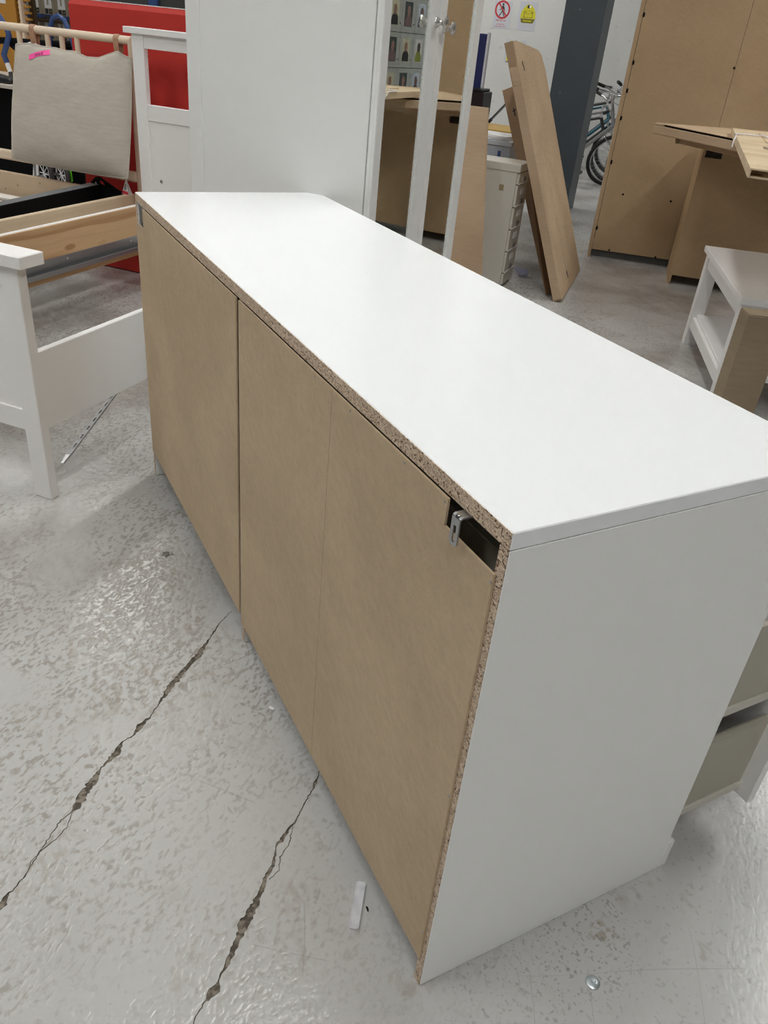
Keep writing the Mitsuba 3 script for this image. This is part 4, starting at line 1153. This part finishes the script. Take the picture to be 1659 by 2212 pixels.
part(k, 'leg', B(cat(tube([(S0, 2.515, .775), (S0, 2.515, .76), (S0, 2.515, .743)], .012, 8))), 'm_dark_grey')
part(k, 'cross_bar', B(tube([(S0 + .02, 2.75, .915), (S0 + .02, 2.55, .930), (S0 + .02, 2.42, .935), (S0 + .02, 2.25, .940), (S0 + .02, 2.0, .957)], .017, 12)), 'm_black', 'black cross bar')
part(k, 'cross_bar', B(tube([(S0 + .02, 2.52, .925), (S0 + .02, 2.44, .88), (S0 + .02, 2.36, .84)], .013, 10)), 'm_black')
part(k, 'post', B(cat(tube([(S0 + .02, 2.20, .0), (S0 + .02, 2.20, .4), (S0 + .02, 2.20, .96)], .014, 10), tube([(S0 + .02, 2.035, .0), (S0 + .02, 2.035, .4), (S0 + .02, 2.035, .96)], .014, 10))), 'm_black')
part(k, 'bag', B(hull([(S0 + .03, 2.18, .95), (S0 + .03, 2.03, .95), (S0 + .03, 2.16, .82), (S0 + .03, 2.05, .80), (S0 + .08, 2.1, .88)])), 'm_black')
k = thing('grey_machine', 'grey machine top with a blue post showing above the red screen', 'machine')
part(k, 'body', B(bx(3.3, 3.8, 1.6, 2.5, .0, 1.24, .01)), 'm_dark_grey')
part(k, 'post', B(bx(3.27, 3.299, 1.95, 2.01, .3, 1.30, .004)), 'm_blue')

# ------------------------------------------------------------------ bits on the floor
k = thing('slotted_rod', 'thin slotted steel rod lying on the floor beside the white bed post', 'rod')
r0, r1 = np.array([1.735, .239]), np.array([2.30, -.052])
dv = (r1 - r0); ln = float(np.linalg.norm(dv)); dv /= ln
RF = Frame((r0[0], r0[1], 0), axes=[(dv[0], dv[1], 0), (-dv[1], dv[0], 0), (0, 0, 1)])
slots = unary_union([rrect(.10 + i * .062, .128 + i * .062, -.0030, .0020, .002) for i in range(8)])
part(k, 'strip', RF(xy(sbox(.055, -.0068, ln, .0068).difference(slots), .0035, .0045)), 'm_zinc', smooth=False)
part(k, 'flange', RF(cat(bx(.055, ln, -.0075, -.0065, .0005, .0045, 0), bx(.055, ln, .0065, .0075, .0005, .0045, 0))), 'm_zinc', smooth=False)
part(k, 'end_cap', RF(hull([(0, -.006, .0006), (0, .006, .0006), (.054, -.0085, .0006), (.054, .0085, .0006), (.004, -.004, .003), (.004, .004, .003), (.052, -.0065, .0055), (.052, .0065, .0055)])), 'm_steel')
k = thing('plastic_strip', 'small translucent white plastic strip lying on the floor by the chest', 'plastic strip')
a0, a1 = np.array([.1155, .0505]), np.array([.1755, .0095])
dv = a1 - a0; ln = float(np.linalg.norm(dv)); dv /= ln
PS = Frame((a0[0], a0[1], 0), axes=[(dv[0], dv[1], 0), (-dv[1], dv[0], 0), (0, 0, 1)])
part(k, 'body', PS(xy(rrect(-.003, ln + .003, -.0075, .0075, .004), .0005, .004)), 'm_strip', smooth=40)
part(k, 'rim', PS(xy(rrect(-.003, ln + .003, -.0075, .0075, .004).difference(rrect(-.0012, ln + .0012, -.0057, .0057, .003)), .004, .0048)), 'm_strip', smooth=40)
mat('m_strip', proc(lambda p, n, uv: mix((.50, .50, .53), (.66, .66, .69), noise(p.x * 90, p.y * 90, 2.0))), .25)
k = thing('glide_nail', 'round zinc furniture glide lying on the floor in front of the chest', 'glide')
part(k, 'disc', lathe([(0, .0002), (.0105, .0002), (.0108, .0012), (.0085, .0030), (.0045, .0036), (.004, .0030), (0, .0030)], 28).apply_translation((-.102, -.237, 0)), 'm_zinc_light')
part(k, 'centre', lathe([(0, .003), (.0028, .003), (.0022, .0044), (0, .0047)], 16).apply_translation((-.102, -.237, 0)), 'm_zinc_light')
mat('m_zinc_light', (.60, .66, .68), .35, metal=.8)
solo('paper_scrap', Frame((.589, .009, 0), 30)(bx(-.006, .006, -.003, .003, .0004, .0012, .0002)), 'm_paper', 'tiny white paper scrap on the floor by the long back of the chest', 'paper scrap')
k = thing('dust_clump', 'small grey dust clump on the floor in the shade of the chest', 'dust')
dr_ = np.random.default_rng(3)
part(k, 'fluff', Frame((1.18, .07, 0), 20)(cat(*[hull(dr_.normal(0, 1, (10, 3)) * (.0022, .0018, .0008) + (dr_.normal(0, .006), dr_.normal(0, .005), .0024)) for _ in range(22)])), 'm_dust')
mat('m_dust', (.20, .19, .18), .9)
solo('dead_insect', Frame((.133, .018, 0), 20)(hull(np.random.default_rng(4).normal(0, 1, (24, 3)) * (.0022, .0014, .0006) + (0, 0, .0016))), 'm_black', 'tiny black speck of an insect beside the plastic strip', 'insect')
solo('crumpled_tissue', A(hull(np.random.default_rng(5).normal(0, 1, (30, 3)) * (.022, .028, .012) + (3.33, -.42, .03))), 'm_tissue', 'crumpled bluish tissue on the floor beside the cream cabinet', 'tissue')
mat('m_tissue', (.25, .26, .36), .8)
